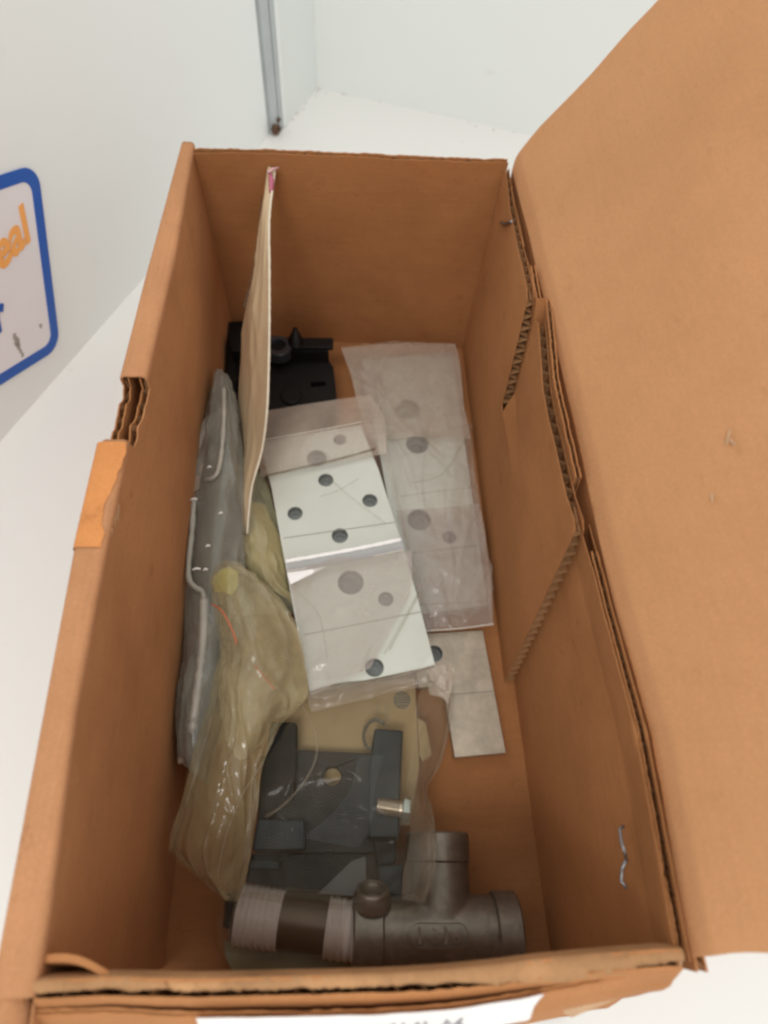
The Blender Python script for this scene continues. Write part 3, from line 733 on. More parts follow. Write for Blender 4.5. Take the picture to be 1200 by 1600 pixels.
LC = [[(412, 735, .001), (500, 722, .002), (605, 708, .001)], [(432, 800, .001), (520, 790, .0025), (622, 775, .001)], [(446, 870, .001), (540, 855, .003), (632, 845, .001)], [(458, 930, .001), (550, 920, .0025), (650, 900, .001)], [(470, 1010, .001), (575, 995, .0025), (668, 975, .001)], [(484, 1108, -.004), (600, 1078, -.002), (702, 1046, -.004)]]
F_vclear = film('glossy_clear_film', (0.70, 0.68, 0.62), 0.2, 0.035, 0.08, 0.15, 0.5, 40)
sheet('film', rowsP(PL, LC, 0.0014), F_vclear, bagL, 50, 100, 0.0005, 80, seed=5, creases=18, camp=0.0014, cdir=0.7)
# folded triangle of second film layer, lower left
TRI = [[(450, 905, .002), (520, 880, .004), (642, 866, .002)], [(462, 960, .002), (530, 940, .004), (640, 930, .003)], [(472, 1010, .002), (540, 1000, .004), (612, 985, .003)], [(486, 1090, .0), (530, 1070, .003), (578, 1048, .002)]]
sheet('film_fold', rowsP(PL, TRI, 0.0016), film('pink_milk_film', (0.54, 0.46, 0.40), 0.35, 0.34, 0.14, 0.2, 0.4, 50), bagL, 40, 50, 0.0006, 70, seed=6, creases=12, camp=0.0013, cdir=0.7)
rib('weld', [PL.w(x, y, .0028) for x, y in ((409, 693), (460, 684), (520, 673), (566, 664))], 0.00035, F_seam, bagL)
rib('weld', [PL.w(x, y, .0030) for x, y in ((416, 748), (470, 736), (530, 722), (586, 706))], 0.0005, F_brown, bagL)
rib('painted_fold_highlight', [PL.w(x, y, .0048) for x, y in ((447, 884), (500, 875), (560, 864), (626, 850))], 0.0012, plain('painted_highlight', (0.93, 0.92, 0.90), 0.10, 0.0), bagL)  # near-white colour paints the highlight along the film fold
rib('painted_fold_highlight', [PL.w(x, y, .0046) for x, y in ((449, 900), (500, 890), (560, 880), (630, 866))], 0.0005, F_seam, bagL)  # second bright line of the highlight, painted as a pale rib
sheet('painted_glint', rowsP(PL, [[(450, 902, .0050), (480, 898, .0054), (512, 892, .0052)], [(452, 910, .0052), (474, 906, .0058), (496, 900, .0052)], [(455, 920, .0050), (462, 917, .0054), (472, 912, .0050)]], 0), bpy.data.materials['painted_highlight'], bagL, 10, 8, 0.0001, 50)  # near-white sliver painted in as the glint beside the fold
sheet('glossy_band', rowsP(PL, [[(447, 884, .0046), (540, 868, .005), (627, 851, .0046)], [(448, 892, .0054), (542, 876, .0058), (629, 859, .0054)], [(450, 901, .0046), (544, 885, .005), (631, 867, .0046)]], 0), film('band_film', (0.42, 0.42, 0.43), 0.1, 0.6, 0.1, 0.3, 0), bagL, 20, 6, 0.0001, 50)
rib('weld', [PL.w(x, y, .001) for x, y in ((482, 1083), (530, 1070), (600, 1062), (678, 1042))], 0.0005, F_brown, bagL)
rib('fold', [PL.w(x, y, .0032) for x, y in ((575, 1052), (562, 1058), (600, 1025), (655, 925), (662, 905))][2:], 0.0003, F_seamsoft, bagL)
rib('weld', [PL.w(x, y, -.002) for x, y in ((592, 620), (606, 700), (625, 790), (650, 900), (672, 985))], 0.0004, F_seamsoft, bagL)
sheet('weld_strip', rowsP(PL, [[(480, 1082, .001), (530, 1072, .002), (600, 1062, .001), (670, 1043, .002), (702, 1036, .001)], [(482, 1096, .001), (532, 1086, .003), (602, 1074, .001), (674, 1058, .003), (706, 1046, .001)], [(488, 1113, -.001), (536, 1101, .001), (604, 1084, -.001), (668, 1072, .001), (704, 1060, -.001)]], 0.0006), F_frost, bagL, 60, 14, 0.0008, 150, seed=8, creases=12, camp=0.0012)
sheet('torn_corner', [[at(660, 1046, .030), at(690, 1040, .033), at(710, 1046, .032)], [at(668, 1060, .028), at(690, 1062, .034), at(704, 1075, .030)], [at(672, 1085, .026), at(690, 1090, .030), at(700, 1100, .027)]], film('crinkled_film', (0.66, 0.58, 0.48), 0.4, 0.5, 0.12, 0.5, 0.8, 200), bagL, 16, 20, 0.0010, 200, seed=9)

for pts_, w_ in ((((512, 748, .0026), (540, 775, .003), (572, 800, .003), (602, 822, .0026)), .00035), (((500, 780, .0026), (530, 770, .003), (560, 752, .0026)), .0003), (((608, 1018, .003), (636, 965, .0034), (657, 925, .003)), .0004), (((470, 930, .003), (500, 970, .0034), (512, 1030, .003)), .0003)):
    rib('film_crease', [PL.w(x, y, d_) for x, y, d_ in pts_], w_, F_seamsoft, bagL, 30)
# --- black clamp at the back
cl = thing('pipe_clamp', 'black clamp block with round socket and pointed peg at the back of the box', 'clamp', tuple(at(450, 600, 0.002)))
PC = Pln(at(370, 575, 0.022), at(520, 570, 0.022), at(430, 640, 0.022))
body = [PC.p(*q) for q in ((366, 560), (505, 553), (512, 560), (521, 574), (526, 620), (522, 640), (372, 660))]
MB().prism([body, [PC.p(*q) for q in ((485, 597), (508, 596), (510, 603), (486, 605))]], PC.f, 0, -0.016).obj('base', M_black, cl, auto=True)
MB().prism([[PC.p(*q) for q in ((362, 536), (505, 549), (512, 554), (514, 566), (366, 566))]], PC.f, 0.009, -0.010).obj('block', M_black, cl, auto=True)
p0 = PC.w(437, 560, 0.010); MB().lathe([(-.006, .0080), (0.0005, .0080), (0.0012, .0074), (0.0012, .0046), (-.004, .0042)], p0, PC.n, 36).obj('socket', plain('black_rim', (0.035, 0.035, 0.04), 0.3), cl, auto=True)
p1 = PC.w(464, 556, 0.009); MB().lathe([(0, .0050), (0.003, .0045), (0.006, .0032), (0.009, .0016), (0.0105, .0012)], p1, (PC.n + Y * 0.4), 20).obj('peg', M_black, cl, auto=True)
MB().box(PC.w(490, 556, 0.010), (.012, .004, .0012), bev=.0006).obj('raised_pad', M_black, cl)
MB().lathe([(0, .006), (.0012, .006), (.0016, .0055)], PC.w(455, 620, 0.0), PC.n, 24).obj('boss', M_black, cl, auto=True)
# black lump behind the tall bag
MB().box(at(374, 575, 0.012), (.007, .030, .010), Matrix.Rotation(0.1, 3, 'Z'), bev=.002).obj('arm', M_black, cl)

# --- tall beige bag on edge
bagT = thing('poly_bag', 'stiff beige poly bag standing on edge, magenta zip corner against the back of the box', 'plastic bag', tuple(at(400, 700, 0.01)))
TB = [((418, 268), (430, 264), .118, .1205), ((409, 340), (421, 340), .108, .114), ((399, 420), (421, 420), .092, .106), ((381, 500), (421, 500), .074, .096), ((376, 570), (420, 570), .058, .084),
      ((373, 640), (417, 645), .046, .071), ((378, 700), (409, 705), .040, .058), ((377, 760), (393, 765), .037, .048), ((381, 830), (386, 835), .036, .040)]
rows = []
for (a, b_, za, zb) in TB:
    A_ = at(*a, za); B_ = at(*b_, zb); rows.append([A_, lerp(A_, B_, 0.45) + Vector((-0.0012, 0, 0.0018)), B_])
sheet('front_film', rows, M_bagbeige, bagT, 24, 120, 0.0004, 60, seed=11, creases=14, camp=0.0009)
sheet('back_film', [[A_ + Vector((0.002, 0, -0.004)), M2 + Vector((0.001, 0, -0.004)), B_ + Vector((0.0003, 0, -0.0003))] for A_, M2, B_ in rows], M_bagbeige, bagT, 10, 60, 0.0006, 60, seed=12)
rib('zip_edge', [r[2] + Vector((0, 0, 0.0002)) for r in rows], 0.00060, plain('pale_zip', (0.66, 0.58, 0.45), 0.35), bagT, 90)
sheet('film_tail', [[at(418, 300, .100), at(410, 290, .108)], [at(402, 400, .080), at(398, 395, .088)], [at(386, 480, .066), at(380, 480, .07)]], F_grey, bagT, 6, 20)
MB().tube([at(421, 268, .1215), at(424, 280, .1205), at(424, 297, .118), at(421, 302, .117)], [.0006, .0013, .0011, .0004], 8).obj('magenta_zip_end', M_magenta, bagT, smooth=True)
MB().tube([at(418, 270, .1225), at(427, 264, .1225), at(436, 262, .122)], [.0005, .0007, .0004], 8).obj('zip_tip', plain('pale_pink_zip', (0.6, 0.35, 0.36), 0.4), bagT, smooth=True)

# --- grey folded bag along the left wall
bagG = thing('poly_bag', 'long grey folded poly bag with thick pale seams along the left side of the box', 'plastic bag', tuple(at(335, 900, 0.01)))
G = [[(340, 580, .050), (347, 578, .056), (356, 590, .052)], [(322, 640, .046), (348, 640, .060), (373, 650, .046)], [(306, 700, .042), (345, 700, .056), (378, 710, .042)], [(296, 770, .040), (342, 775, .052), (382, 780, .040)],
     [(290, 860, .038), (335, 860, .048), (380, 870, .036)], [(286, 905, .036), (330, 920, .044), (378, 930, .034)], [(290, 1000, .032), (322, 1000, .042), (360, 1010, .030)], [(280, 1080, .030), (310, 1090, .040), (348, 1090, .026)],
     [(280, 1150, .026), (303, 1160, .036), (332, 1160, .022)], [(282, 1190, .022), (300, 1205, .030), (322, 1225, .018)]]
rowsG = [[at(*p) for p in r] for r in G]
sheet('film', rowsG, F_grey, bagG, 40, 150, 0.0011, 75, thick=0.006, seed=21, creases=26, camp=0.0020)
sheet('inner_film', [[p - Vector((0, 0, 0.006)) for p in r] for r in rowsG], plain('dark_grey_poly', (0.19, 0.19, 0.155), 0.25, 0, 0.25, 45, (1, 1, 1), 0.2), bagG, 30, 100, 0.0010, 70, seed=22, creases=18, camp=0.0018)
M_seamG = plain('pale_grey_seam', (0.34, 0.32, 0.27), 0.3, 0, 0.15, 80)
rib('seam', [at(*p) for p in ((350, 605, .061), (350, 650, .063), (347, 700, .060), (341, 735, .058), (332, 747, .056), (321, 750, .052))], 0.0011, M_seamG, bagG)
rib('seam', [at(*p) for p in ((303, 780, .049), (300, 830, .048), (295, 880, .046), (296, 906, .046), (306, 918, .046), (317, 926, .046), (320, 950, .046))], 0.0013, M_seamG, bagG)
rib('seam', [at(*p) for p in ((319, 935, .046), (318, 990, .045), (312, 1050, .043), (306, 1100, .042), (300, 1145, .038))], 0.0019, M_seamG, bagG)
sheet('clear_wrap', [[at(330, 640, .050), at(316, 660, .052)], [at(322, 700, .050), at(303, 720, .048)], [at(310, 765, .050), at(294, 772, .046)]], F_milky, bagG, 10, 24, 0.0004, 90, seed=24)
sheet('loose_end', [[at(296, 1150, .034), at(282, 1160, .026)], [at(300, 1175, .034), at(279, 1190, .028)], [at(307, 1190, .030), at(284, 1192, .026)]], F_milky, bagG, 8, 12, 0.0006, 150)
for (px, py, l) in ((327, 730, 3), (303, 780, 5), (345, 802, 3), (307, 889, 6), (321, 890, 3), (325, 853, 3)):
    rib('painted_crease_glint', [at(px - l, py + 1, .0545), at(px, py - 1, .0555), at(px + l, py, .0545)], 0.00045, plain('glint_paint', (0.85, 0.84, 0.8), 0.1), bagG, 8)  # short near-white strokes paint glints onto the grey film

# --- olive bag sheets
bagO = thing('poly_bag', 'yellowish olive poly bag with red zip line and long tail left of the drilled plate', 'plastic bag', tuple(at(390, 1000, 0.01)))
O1 = [[(378, 790, .036), (395, 785, .034), (415, 790, .028)], [(378, 840, .034), (410, 850, .034), (440, 850, .026)], [(384, 880, .032), (420, 900, .034), (450, 905, .026)], [(400, 910, .030), (440, 930, .034), (470, 960, .026)]]
sheet('film', [[at(*p) for p in r] for r in O1], F_olive, bagO, 40, 60, 0.0008, 90, seed=31, creases=14, camp=0.0016)
O0 = [[(385, 740, .030), (400, 735, .026), (415, 745, .024)], [(376, 820, .028), (410, 820, .026), (440, 830, .022)], [(372, 900, .024), (415, 900, .024), (455, 900, .020)], [(340, 960, .020), (400, 960, .020), (470, 960, .018)]]
sheet('inner_film', [[at(*p) for p in r] for r in O0], plain('olive_lining', (0.27, 0.25, 0.15), 0.4, 0, 0.3, 60, (1, 1, 1), 0.2), bagO, 30, 60, 0.0010, 90, seed=32, creases=12, camp=0.0016)
O2 = [[(338, 884, .048), (356, 879, .052), (378, 884, .048)], [(331, 912, .048), (370, 915, .056), (430, 930, .044)], [(334, 950, .046), (385, 965, .056), (462, 985, .040)], [(345, 1010, .044), (395, 1030, .054), (478, 1050, .038)],
      [(334, 1060, .042), (385, 1080, .052), (475, 1090, .038)], [(322, 1110, .040), (375, 1130, .052), (440, 1130, .040)], [(306, 1170, .038), (362, 1190, .050), (412, 1190, .042)], [(290, 1240, .036), (345, 1265, .048), (402, 1260, .040)],
      [(266, 1326, .034), (330, 1334, .044), (392, 1330, .038)], [(308, 1368, .032), (345, 1378, .040), (382, 1380, .036)], [(345, 1402, .032), (358, 1408, .036), (372, 1408, .034)]]
rO = [[at(*p) for p in r] for r in O2]
sheet('film', rO, film('olive_film_single', (0.42, 0.355, 0.20), 0.4, 0.33, 0.12, 0.3, 0.5, 60), bagO, 70, 170, 0.0013, 95, seed=33, creases=26, camp=0.0026)
sheet('inner_film', [[p - Vector((0, 0, 0.005)) for p in r] for r in rO[:5] + [[at(345, 1120, .036), at(385, 1145, .046), at(428, 1120, .034)], [at(350, 1150, .038), at(376, 1185, .042), at(408, 1150, .036)]]], film('olive_inner', (0.62, 0.54, 0.33), 0.5, 0.50, 0.2, 0.2, 0.5, 60), bagO, 40, 70, 0.0014, 70, seed=35, creases=14, camp=0.0020)
sheet('yellow_patch', [[at(334, 900, .0535), at(352, 888, .0565), at(372, 893, .0565)], [at(333, 912, .0535), at(352, 908, .058), at(372, 915, .058)], [at(336, 925, .052), at(350, 926, .057), at(362, 930, .057)]], F_yellow, bagO, 12, 14, 0.0005, 120, seed=36)
rib('red_zip_line', [at(*p) for p in ((331, 944, .055), (345, 953, .0585), (357, 972, .0600), (367, 996, .0600), (369, 1006, .0595))], 0.00035, M_redline, bagO, 24)
rib('red_zip_line', [at(*p) for p in ((398, 1040, .0595), (412, 1056, .0575), (430, 1078, .055))], 0.00028, film('faint_red', (0.5, 0.16, 0.08), 0.2, 0.5, 0.4, 0.1, 0), bagO, 16)
for pts in (((330, 1120, .050), (322, 1150, .048), (296, 1240, .042), (270, 1328, .035)),
            ((270, 1328, .035), (310, 1365, .036), (352, 1404, .035)), ((412, 1190, .048), (380, 1240, .050), (352, 1310, .047), (340, 1372, .044)), ((400, 1190, .048), (396, 1260, .046), (386, 1330, .044), (372, 1405, .038))):
    rib('crease', [at(*p) for p in pts], 0.0004, F_seamsoft, bagO, 30)

# --- buff card under the bracket
card = thing('card_insert', 'buff instruction card with a round printed mark lying under the dark bracket', 'card', tuple(at(560, 1150, .010)))
PK = Pln(at(470, 1090, .013), at(640, 1080, .013), at(560, 1250, .012))
MB().prism([[PK.p(*q) for q in ((440, 1075), (648, 1060), (655, 1200), (640, 1290), (430, 1290))]], PK.f, 0, -0.0012).obj('sheet', M_card, card)
MB().prism([[PK.p(*q) for q in ((652, 1122), (665, 1130), (674, 1180), (660, 1190), (655, 1180))]], PK.f, 0.001, -0.0005).obj('loose_strip', M_card, card)
cx, cy = PK.p(628, 1094); cr_ = abs(PK.p(641, 1094)[0] - cx)
mb = MB(); mb.prism([circle(cx, cy, cr_), circle(cx, cy, cr_ * 0.86)], PK.f, 0.0003, 0.0001)
for k, (dy, w_) in enumerate(((-.62, .5), (-.3, .8), (0, .86), (.3, .8), (.62, .5))):
    mb.prism([[(cx - cr_ * w_, cy + cr_ * (dy - .09)), (cx + cr_ * w_, cy + cr_ * (dy - .09)), (cx + cr_ * w_, cy + cr_ * (dy + .09)), (cx - cr_ * w_, cy + cr_ * (dy + .09))]], PK.f, 0.0003, 0.0001)
mb.obj('printed_mark', M_print, card)
mb = MB()
for xx in (590, 604):
    for k in range(9):
        a_ = PK.p(xx, 1096 + k * 5); mb.prism([[(a_[0] - .0005 - .0004 * rnd.random(), a_[1] - .0004), (a_[0] + .0005, a_[1] - .0004), (a_[0] + .0005, a_[1] + .0003), (a_[0] - .0005, a_[1] + .0003)]], PK.f, 0.0003, 0.0001)
mb.obj('small_print', plain('faded_print', (0.33, 0.27, 0.17), 0.8), card)

# --- dark bracket
br = thing('steel_bracket', 'dark gunmetal bracket with two upright arms and a round hole inside the clear bag', 'bracket', tuple(at(510, 1260, .012)))
PQ = Pln(at(420, 1180, .020), at(620, 1185, .020), at(400, 1320, .021))
def pq(l): return [PQ.p(*q) for q in l]
hx, hy = PQ.p(519, 1213); hr = abs(PQ.p(533, 1213)[0] - hx)
MB().prism([pq(((462, 1171), (578, 1177), (580, 1240), (585, 1332), (398, 1332), (404, 1290), (408, 1180))), circle(hx, hy, hr)], PQ.f, 0, -0.004).obj('web_plate', M_gun, br, auto=True)
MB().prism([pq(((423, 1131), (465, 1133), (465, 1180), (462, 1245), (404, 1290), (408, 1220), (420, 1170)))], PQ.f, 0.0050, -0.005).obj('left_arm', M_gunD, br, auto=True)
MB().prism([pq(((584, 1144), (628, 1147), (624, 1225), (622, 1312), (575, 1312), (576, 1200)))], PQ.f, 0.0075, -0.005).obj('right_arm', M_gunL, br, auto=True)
MB().prism([pq(((405, 1282), (478, 1284), (478, 1330), (396, 1330)))], PQ.f, 0.0060, -0.003).obj('left_foot', M_gunL, br, auto=True)
MB().prism([pq(((392, 1333), (590, 1333), (600, 1380), (560, 1402), (480, 1396), (382, 1378)))], PQ.f, -0.002, -0.010).obj('lower_plate', M_gunD, br, auto=True)
MB().prism([pq(((388, 1345), (440, 1345), (438, 1358), (386, 1357)))], PQ.f, -0.0005, -0.008).obj('step', M_gunL, br, auto=True)
MB().prism([pq(((583, 1312), (620, 1312), (618, 1350), (588, 1352)))], PQ.f, 0.001, -0.008).obj('right_foot', M_black, br, auto=True)
MB().prism([pq(((590, 1352), (630, 1350), (628, 1400), (592, 1400)))], PQ.f, -0.001, -0.010).obj('right_toe', M_gunL, br, auto=True)
MB().prism([pq(((497, 1396), (550, 1345), (571, 1338), (572, 1378), (560, 1400)))], PQ.f, -0.0004, -0.002).obj('polished_corner', plain('polished_steel', (0.065, 0.06, 0.055), 0.3, 0.3), br, auto=True)
b0 = PQ.w(588, 1262, 0.0075); b1 = PQ.w(636, 1270, 0.0085); ba = (b1 - b0).normalized(); bl = (b1 - b0).length
t = MB(); t.lathe([(0, .0022), (.0004, .0030), (bl * .78, .0030), (bl * .78, .0032), (bl, .0032)], b0, ba, 24)
for k in range(12):
    h_ = bl * (0.05 + 0.055 * k); t.lathe([(h_, .0029), (h_ + .0003, .0034), (h_ + .0006, .0029)], b0, ba, 20)
t.obj('bolt_shank', M_bolt, br, auto=True)
MB().lathe([(bl * .8, .0044), (bl * .8 + .0004, .0050), (bl * .8 + .0030, .0050), (bl * .8 + .0034, .0044), (bl * .8 + .0034, .002), (bl * .8 + .002, .002)], b0, ba, 6).obj('bolt_head', plain('bright_zinc', (0.40, 0.43, 0.38), 0.3, 0.7), br)
rib('wire_clip', [PQ.w(x, y, .003) for x, y in ((600, 1133), (588, 1127), (575, 1133), (568, 1150), (572, 1168), (583, 1172))], 0.0007, plain('dull_wire', (0.12, 0.11, 0.085), 0.35, 0.6), br, 30)

for nm in (br, cl):
    for ch in nm.children:
        if ch.name.split('.')[0] in ('web_plate', 'left_arm', 'right_arm', 'left_foot', 'lower_plate', 'step', 'right_foot', 'right_toe'):
            m_ = ch.modifiers.new('bevel', 'BEVEL'); m_.width = 0.0009; m_.segments = 3; m_.limit_method = 'ANGLE'; m_.angle_limit = R_(35)
# --- tee fitting
def to_obj(o, mods):
    bpy.context.view_layer.update()
    me = bpy.data.meshes.new_from_object(o.evaluated_get(bpy.context.evaluated_depsgraph_get())); old = o.data; o.modifiers.clear(); o.data = me; bpy.data.meshes.remove(old)
ZT = 0.0165
ta = at(556, 1455, ZT); tb = at(803, 1455, ZT); tc = at(690, 1455, ZT); td = at(684, 1316, ZT)
ax = (tb - ta).normalized(); TL = (tb - ta).length; bx = (td - tc); bx -= ax * bx.dot(ax); BL = bx.length; bx.normalize(); up = ax.cross(bx)
if up.z < 0: up = -up
tee = thing('pipe_tee', 'dull cast stainless tee fitting with raised numbers at the front of the box', 'pipe fitting', tuple(Vector((tc.x, tc.y, 0.0005))))
mb = MB(); r0 = 0.0122
mb.lathe([(-0.001, 0.0095), (-0.001, r0), (TL + 0.001, r0), (TL + 0.001, 0.0095), (TL - 0.010, 0.0092)], ta, ax, 56)
mb.lathe([(-0.0, r0 * 0.9), (0.0, r0 * 0.96), (BL - 0.001, r0 * 0.96), (BL - 0.001, 0.0090), (BL - 0.010, 0.0086)], tc, bx, 56)
o = mb.obj('tee_body', M_cast, tee, smooth=True)
m_ = o.modifiers.new('r', 'REMESH'); m_.mode = 'VOXEL'; m_.voxel_size = 0.00065; m_.use_smooth_shade = True
m_ = o.modifiers.new('s', 'SMOOTH'); m_.factor = 0.7; m_.iterations = 9
to_obj(o, None)
def collar(P, a, h0, h1, r, ri=0.0093):
    b_ = 0.0007
    MB().lathe([(h0, ri), (h0, r - b_ * 1.4), (h0 + b_, r - 0.0001), (h1 - b_, r), (h1, r - b_), (h1, ri), (h1 - .006 if h1 > h0 + .006 else h0 + .0004, ri - 0.0004)], P, a, 64).obj('collar', M_cast, tee, auto=True)
collar(tb, ax, -0.0085, 0.0012, 0.0137); collar(ta, -ax, -0.0105, 0.0012, 0.0137); collar(td, bx, -0.0075, 0.0035, 0.0128)
# raised cartouche and numbers, wrapped on the tee body
tcam = (CAM - tc); tcam -= ax * tcam.dot(ax); tcam.normalize()
def wrap(x, s, h):   # x along the tee from its middle, s round the barrel from the camera-side crest, h above
    w = s / r0; d_ = tcam * math.cos(w) + ax.cross(tcam) * math.sin(w) * SG
    return tc + ax * x + d_ * (r0 + h)
SG = 1.0
if wrap(0, 0.003, 0).y < wrap(0, 0, 0).y: SG = -1.0
cxx, css = 0.0010 + (at(686, 1446, ZT + .012) - tc).dot(ax) - 0.001, -0.0012
for s_try in [k * 0.0003 for k in range(-30, 30)]: pass
pad = rrect(-0.0118, -0.0046, 0.0118, 0.0046, 0.0044, 8); padi = rrect(-0.0108, -0.0037, 0.0108, 0.0037, 0.0035, 8)
mb = MB(); wf = lambda x, y, d_: wrap(cxx + x, css + y, d_)
mb.prism([pad, padi], wf, -0.001, 0.00060)
mb.obj('cartouche', M_castd, tee)
V, Fc = text_tris('1-316', 0.0074, 0, 0.0004, 0.00012)
mxx = max(v.x for v in V); mnx = min(v.x for v in V)
MB().add([wrap(cxx + (v.x - (mxx + mnx) / 2) * 1.0, css + v.y - 0.0026, 0.0001 + (v.z + 0.0004) * 0.8) for v in V], Fc).obj('raised_lettering', M_castd, tee, fix=False)
rib('collar_bead', [tb + tcam * 0.0139 - ax * 0.0086, tb + (tcam + up * 0.0).normalized() * 0.0138 - ax * 0.0086 + bx * -0.002], 0.0003, M_castd, tee, 4)  # short bead of machined metal beside the right collar

# --- threaded nipple with white tape, screwed into the tee
nip = thing('pipe_nipple', 'dark short pipe with white thread tape wrapped at both ends beside the tee fitting', 'pipe', tuple(at(450, 1440, 0.001)))
na = at(368, 1428, 0.0150); nb = ta + ax * 0.001; nx_ = (nb - na).normalized(); NLn = (nb - na).length; rn = 0.0098
MB().lathe([(0.0, .0078), (0, rn - .0008), (.0006, rn - .0004), (NLn, rn - .0004), (NLn, .0078)], na, nx_, 48).obj('pipe_body', M_nip, nip, auto=True)
def tape(h0, h1, turns):
    pr = [(h0, rn - .0004)]; n_ = turns * 6
    for k in range(n_ + 1):
        h_ = lerp(h0, h1, k / n_); pr.append((h_, rn + .0001 + .00065 * (0.5 + 0.5 * math.cos(2 * math.pi * k / 6)) + 0.0001 * rnd.random()))
    pr.append((h1, rn - .0004)); MB().lathe(pr, na, nx_, 56).obj('thread_tape', M_ptfe, nip, smooth=True)
tape(.0015, NLn * 0.375, 7); tape(NLn * 0.745, NLn * 0.985, 4)
# crumpled film end on the nipple
sheet('film_wrap', [[na + Vector((-.004, .010, .006)), na + Vector((-.005, 0, .011)), na + Vector((-.004, -.011, .004))], [na + Vector((.0, .011, .007)), na + Vector((.0, 0, .0125)), na + Vector((.0, -.012, .005))], [na + nx_ * .02 + Vector((0, .0115, .006)), na + nx_ * .02 + Vector((.0, 0, .0122)), na + nx_ * .02 + Vector((.0, -.0105, .005))],
      [na + nx_ * .042 + Vector((0, .0125, .006)), na + nx_ * .042 + Vector((.0, 0, .0120)), na + nx_ * .042 + Vector((.0, -.0105, .005))]], F_clear, nip, 24, 50, 0.0006, 150, seed=41)
MB().box(na - nx_ * 0.002 + Vector((0, 0.001, 0)), (.002, .006, .005), Matrix.Rotation(0.3, 3, 'Y'), bev=.001).obj('end_plug', M_black, nip)

# --- bushing ring standing between bracket and tee
bu = thing('bushing', 'small round steel bushing with bright rim between the tee and the dark bracket', 'bushing', tuple(at(585, 1400, .010)))
bp = at(582, 1390, .0265); bax = (Vector((0.05, 0.88, 0.46))).normalized()
MB().lathe([(-.006, .0076), (-.004, .0074), (-.002, .0070), (-.0008, .0066), (0, .0062), (.0003, .0055), (0, .0044), (-.001, .0038), (-.005, .0034)], bp, bax, 48).obj('barrel', M_cast, bu, auto=True)
MB().lathe([(-.0002, .0065), (.0004, .0062), (.0006, .0056), (.0003, .0050), (-.0004, .0048)], bp, bax, 48, close=True).obj('rim', plain('bright_rim', (0.30, 0.25, 0.20), 0.3, 0.8), bu, auto=True)

# --- small flat greenish bag under the nipple
bagS = thing('poly_bag', 'small flat olive poly bag lying under the taped pipe at the front', 'plastic bag', tuple(at(450, 1500, .002)))
sheet('film', [[at(350, 1470, .004), at(450, 1475, .006), at(570, 1480, .004)], [at(355, 1500, .004), at(450, 1505, .006), at(560, 1510, .004)], [at(375, 1535, .003), at(460, 1540, .005), at(550, 1540, .003)]], plain('dull_olive_poly', (0.20, 0.17, 0.09), 0.4, 0, 0.2, 60, (1, 1, 1), 0.2), bagS, 24, 20, 0.0006, 80, thick=0.002, seed=51)

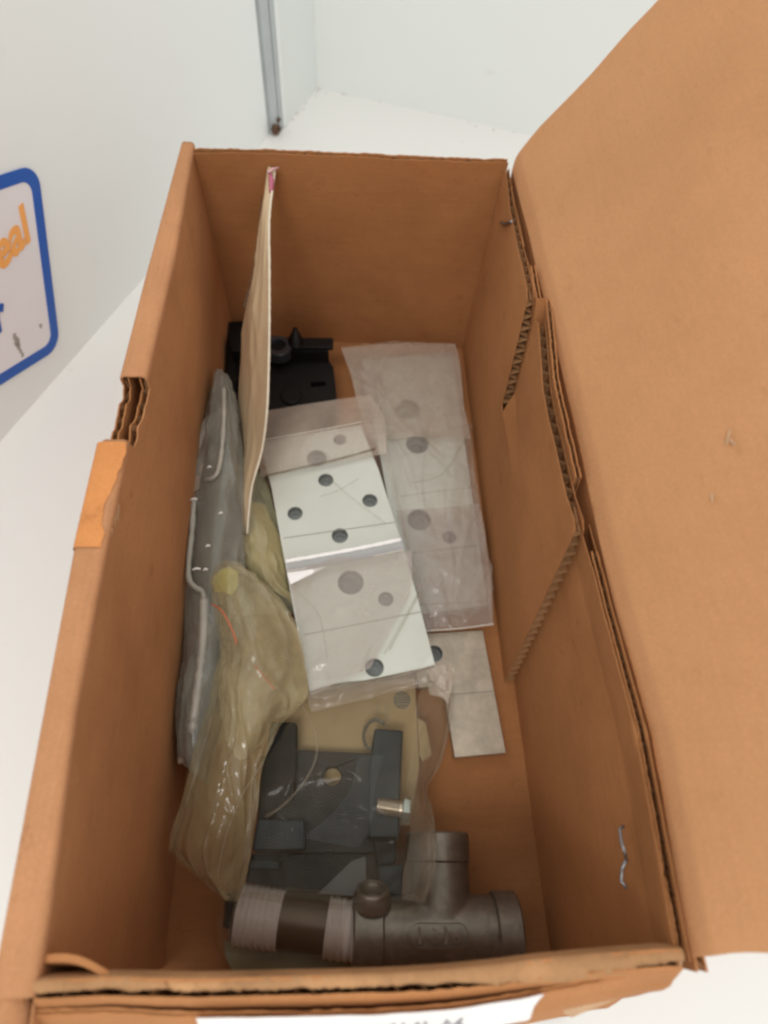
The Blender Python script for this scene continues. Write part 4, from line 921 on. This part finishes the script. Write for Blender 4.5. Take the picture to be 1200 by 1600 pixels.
# --- large clear bag draped over the bracket, card and tee
bagC = thing('poly_bag', 'large clear poly bag draped over the dark bracket and the buff card', 'plastic bag', tuple(at(530, 1230, .010)))
CB = [[(478, 1075, .026), (530, 1070, .028), (600, 1060, .028), (655, 1050, .026), (700, 1048, .024)], [(460, 1110, .026), (530, 1110, .030), (600, 1105, .030), (660, 1095, .027), (705, 1085, .020)], [(440, 1150, .029), (520, 1150, .032), (600, 1150, .033), (655, 1150, .026), (698, 1140, .016)],
      [(410, 1200, .030), (510, 1200, .033), (600, 1200, .034), (650, 1195, .026), (686, 1190, .014)], [(396, 1250, .031), (500, 1250, .033), (600, 1250, .037), (650, 1245, .034), (666, 1232, .014)], [(392, 1290, .032), (500, 1295, .033), (600, 1295, .035), (650, 1290, .034), (672, 1265, .016)],
      [(385, 1340, .032), (490, 1345, .033), (590, 1345, .036), (650, 1340, .034), (679, 1310, .030)], [(375, 1380, .032), (480, 1392, .033), (580, 1396, .039), (640, 1385, .036), (676, 1370, .034)], [(362, 1400, .030), (470, 1415, .032), (570, 1425, .036), (630, 1430, .035), (655, 1425, .033)]]
rC = [[at(*p) for p in r] for r in CB]
sheet('film', rC, F_clear, bagC, 100, 130, 0.0008, 70, seed=61, creases=34, camp=0.0022, cdir=1.0)
for pts, w_ in ((((700, 1050, .027), (705, 1090, .022), (699, 1140, .018), (686, 1192, .016), (664, 1232, .016), (672, 1262, .018), (679, 1310, .031), (677, 1360, .036), (660, 1410, .036)), .0010),
                (((492, 1140, .034), (495, 1175, .036), (485, 1205, .036), (465, 1235, .036), (440, 1260, .036), (415, 1276, .036)), .0006),
                (((458, 1075, .034), (470, 1100, .034), (482, 1120, .034), (490, 1140, .034)), .0003),
                ):
    rib('film_edge', [at(*p) for p in pts], w_, F_seamsoft, bagC, 60)
sheet('painted_sheen', [[at(560, 1180, .0355), at(600, 1180, .037)], [at(548, 1230, .0355), at(585, 1235, .038)], [at(520, 1270, .0355), at(580, 1290, .037)], [at(470, 1310, .0355), at(560, 1325, .037)]], film('painted_sheen_film', (0.10, 0.12, 0.125), 0.3, 0.15, 0.25, 0.2, 0.3), bagC, 14, 30, 0.0005, 80, seed=62)  # tinted sheet paints a blue-grey sheen over the bracket
SF = [[(668, 1062, .028), (690, 1056, .030), (704, 1052, .027)], [(652, 1095, .030), (680, 1092, .030), (704, 1090, .022)], [(646, 1140, .030), (676, 1140, .027), (699, 1140, .018)], [(640, 1192, .030), (664, 1192, .026), (686, 1192, .016)],
      [(636, 1232, .036), (652, 1232, .030), (664, 1232, .017)], [(640, 1262, .037), (658, 1262, .031), (672, 1262, .018)], [(640, 1310, .037), (660, 1310, .035), (679, 1310, .031)], [(630, 1365, .037), (655, 1362, .038), (677, 1360, .036)], [(628, 1405, .037), (645, 1408, .038), (660, 1410, .036)]]
sheet('side_fold', [[at(*p) for p in r] for r in SF], film('side_film', (0.46, 0.38, 0.27), 0.5, 0.17, 0.12, 0.3, 0.5, 90), bagC, 24, 110, 0.0008, 90, seed=63, creases=16, camp=0.0016, cdir=1.2)
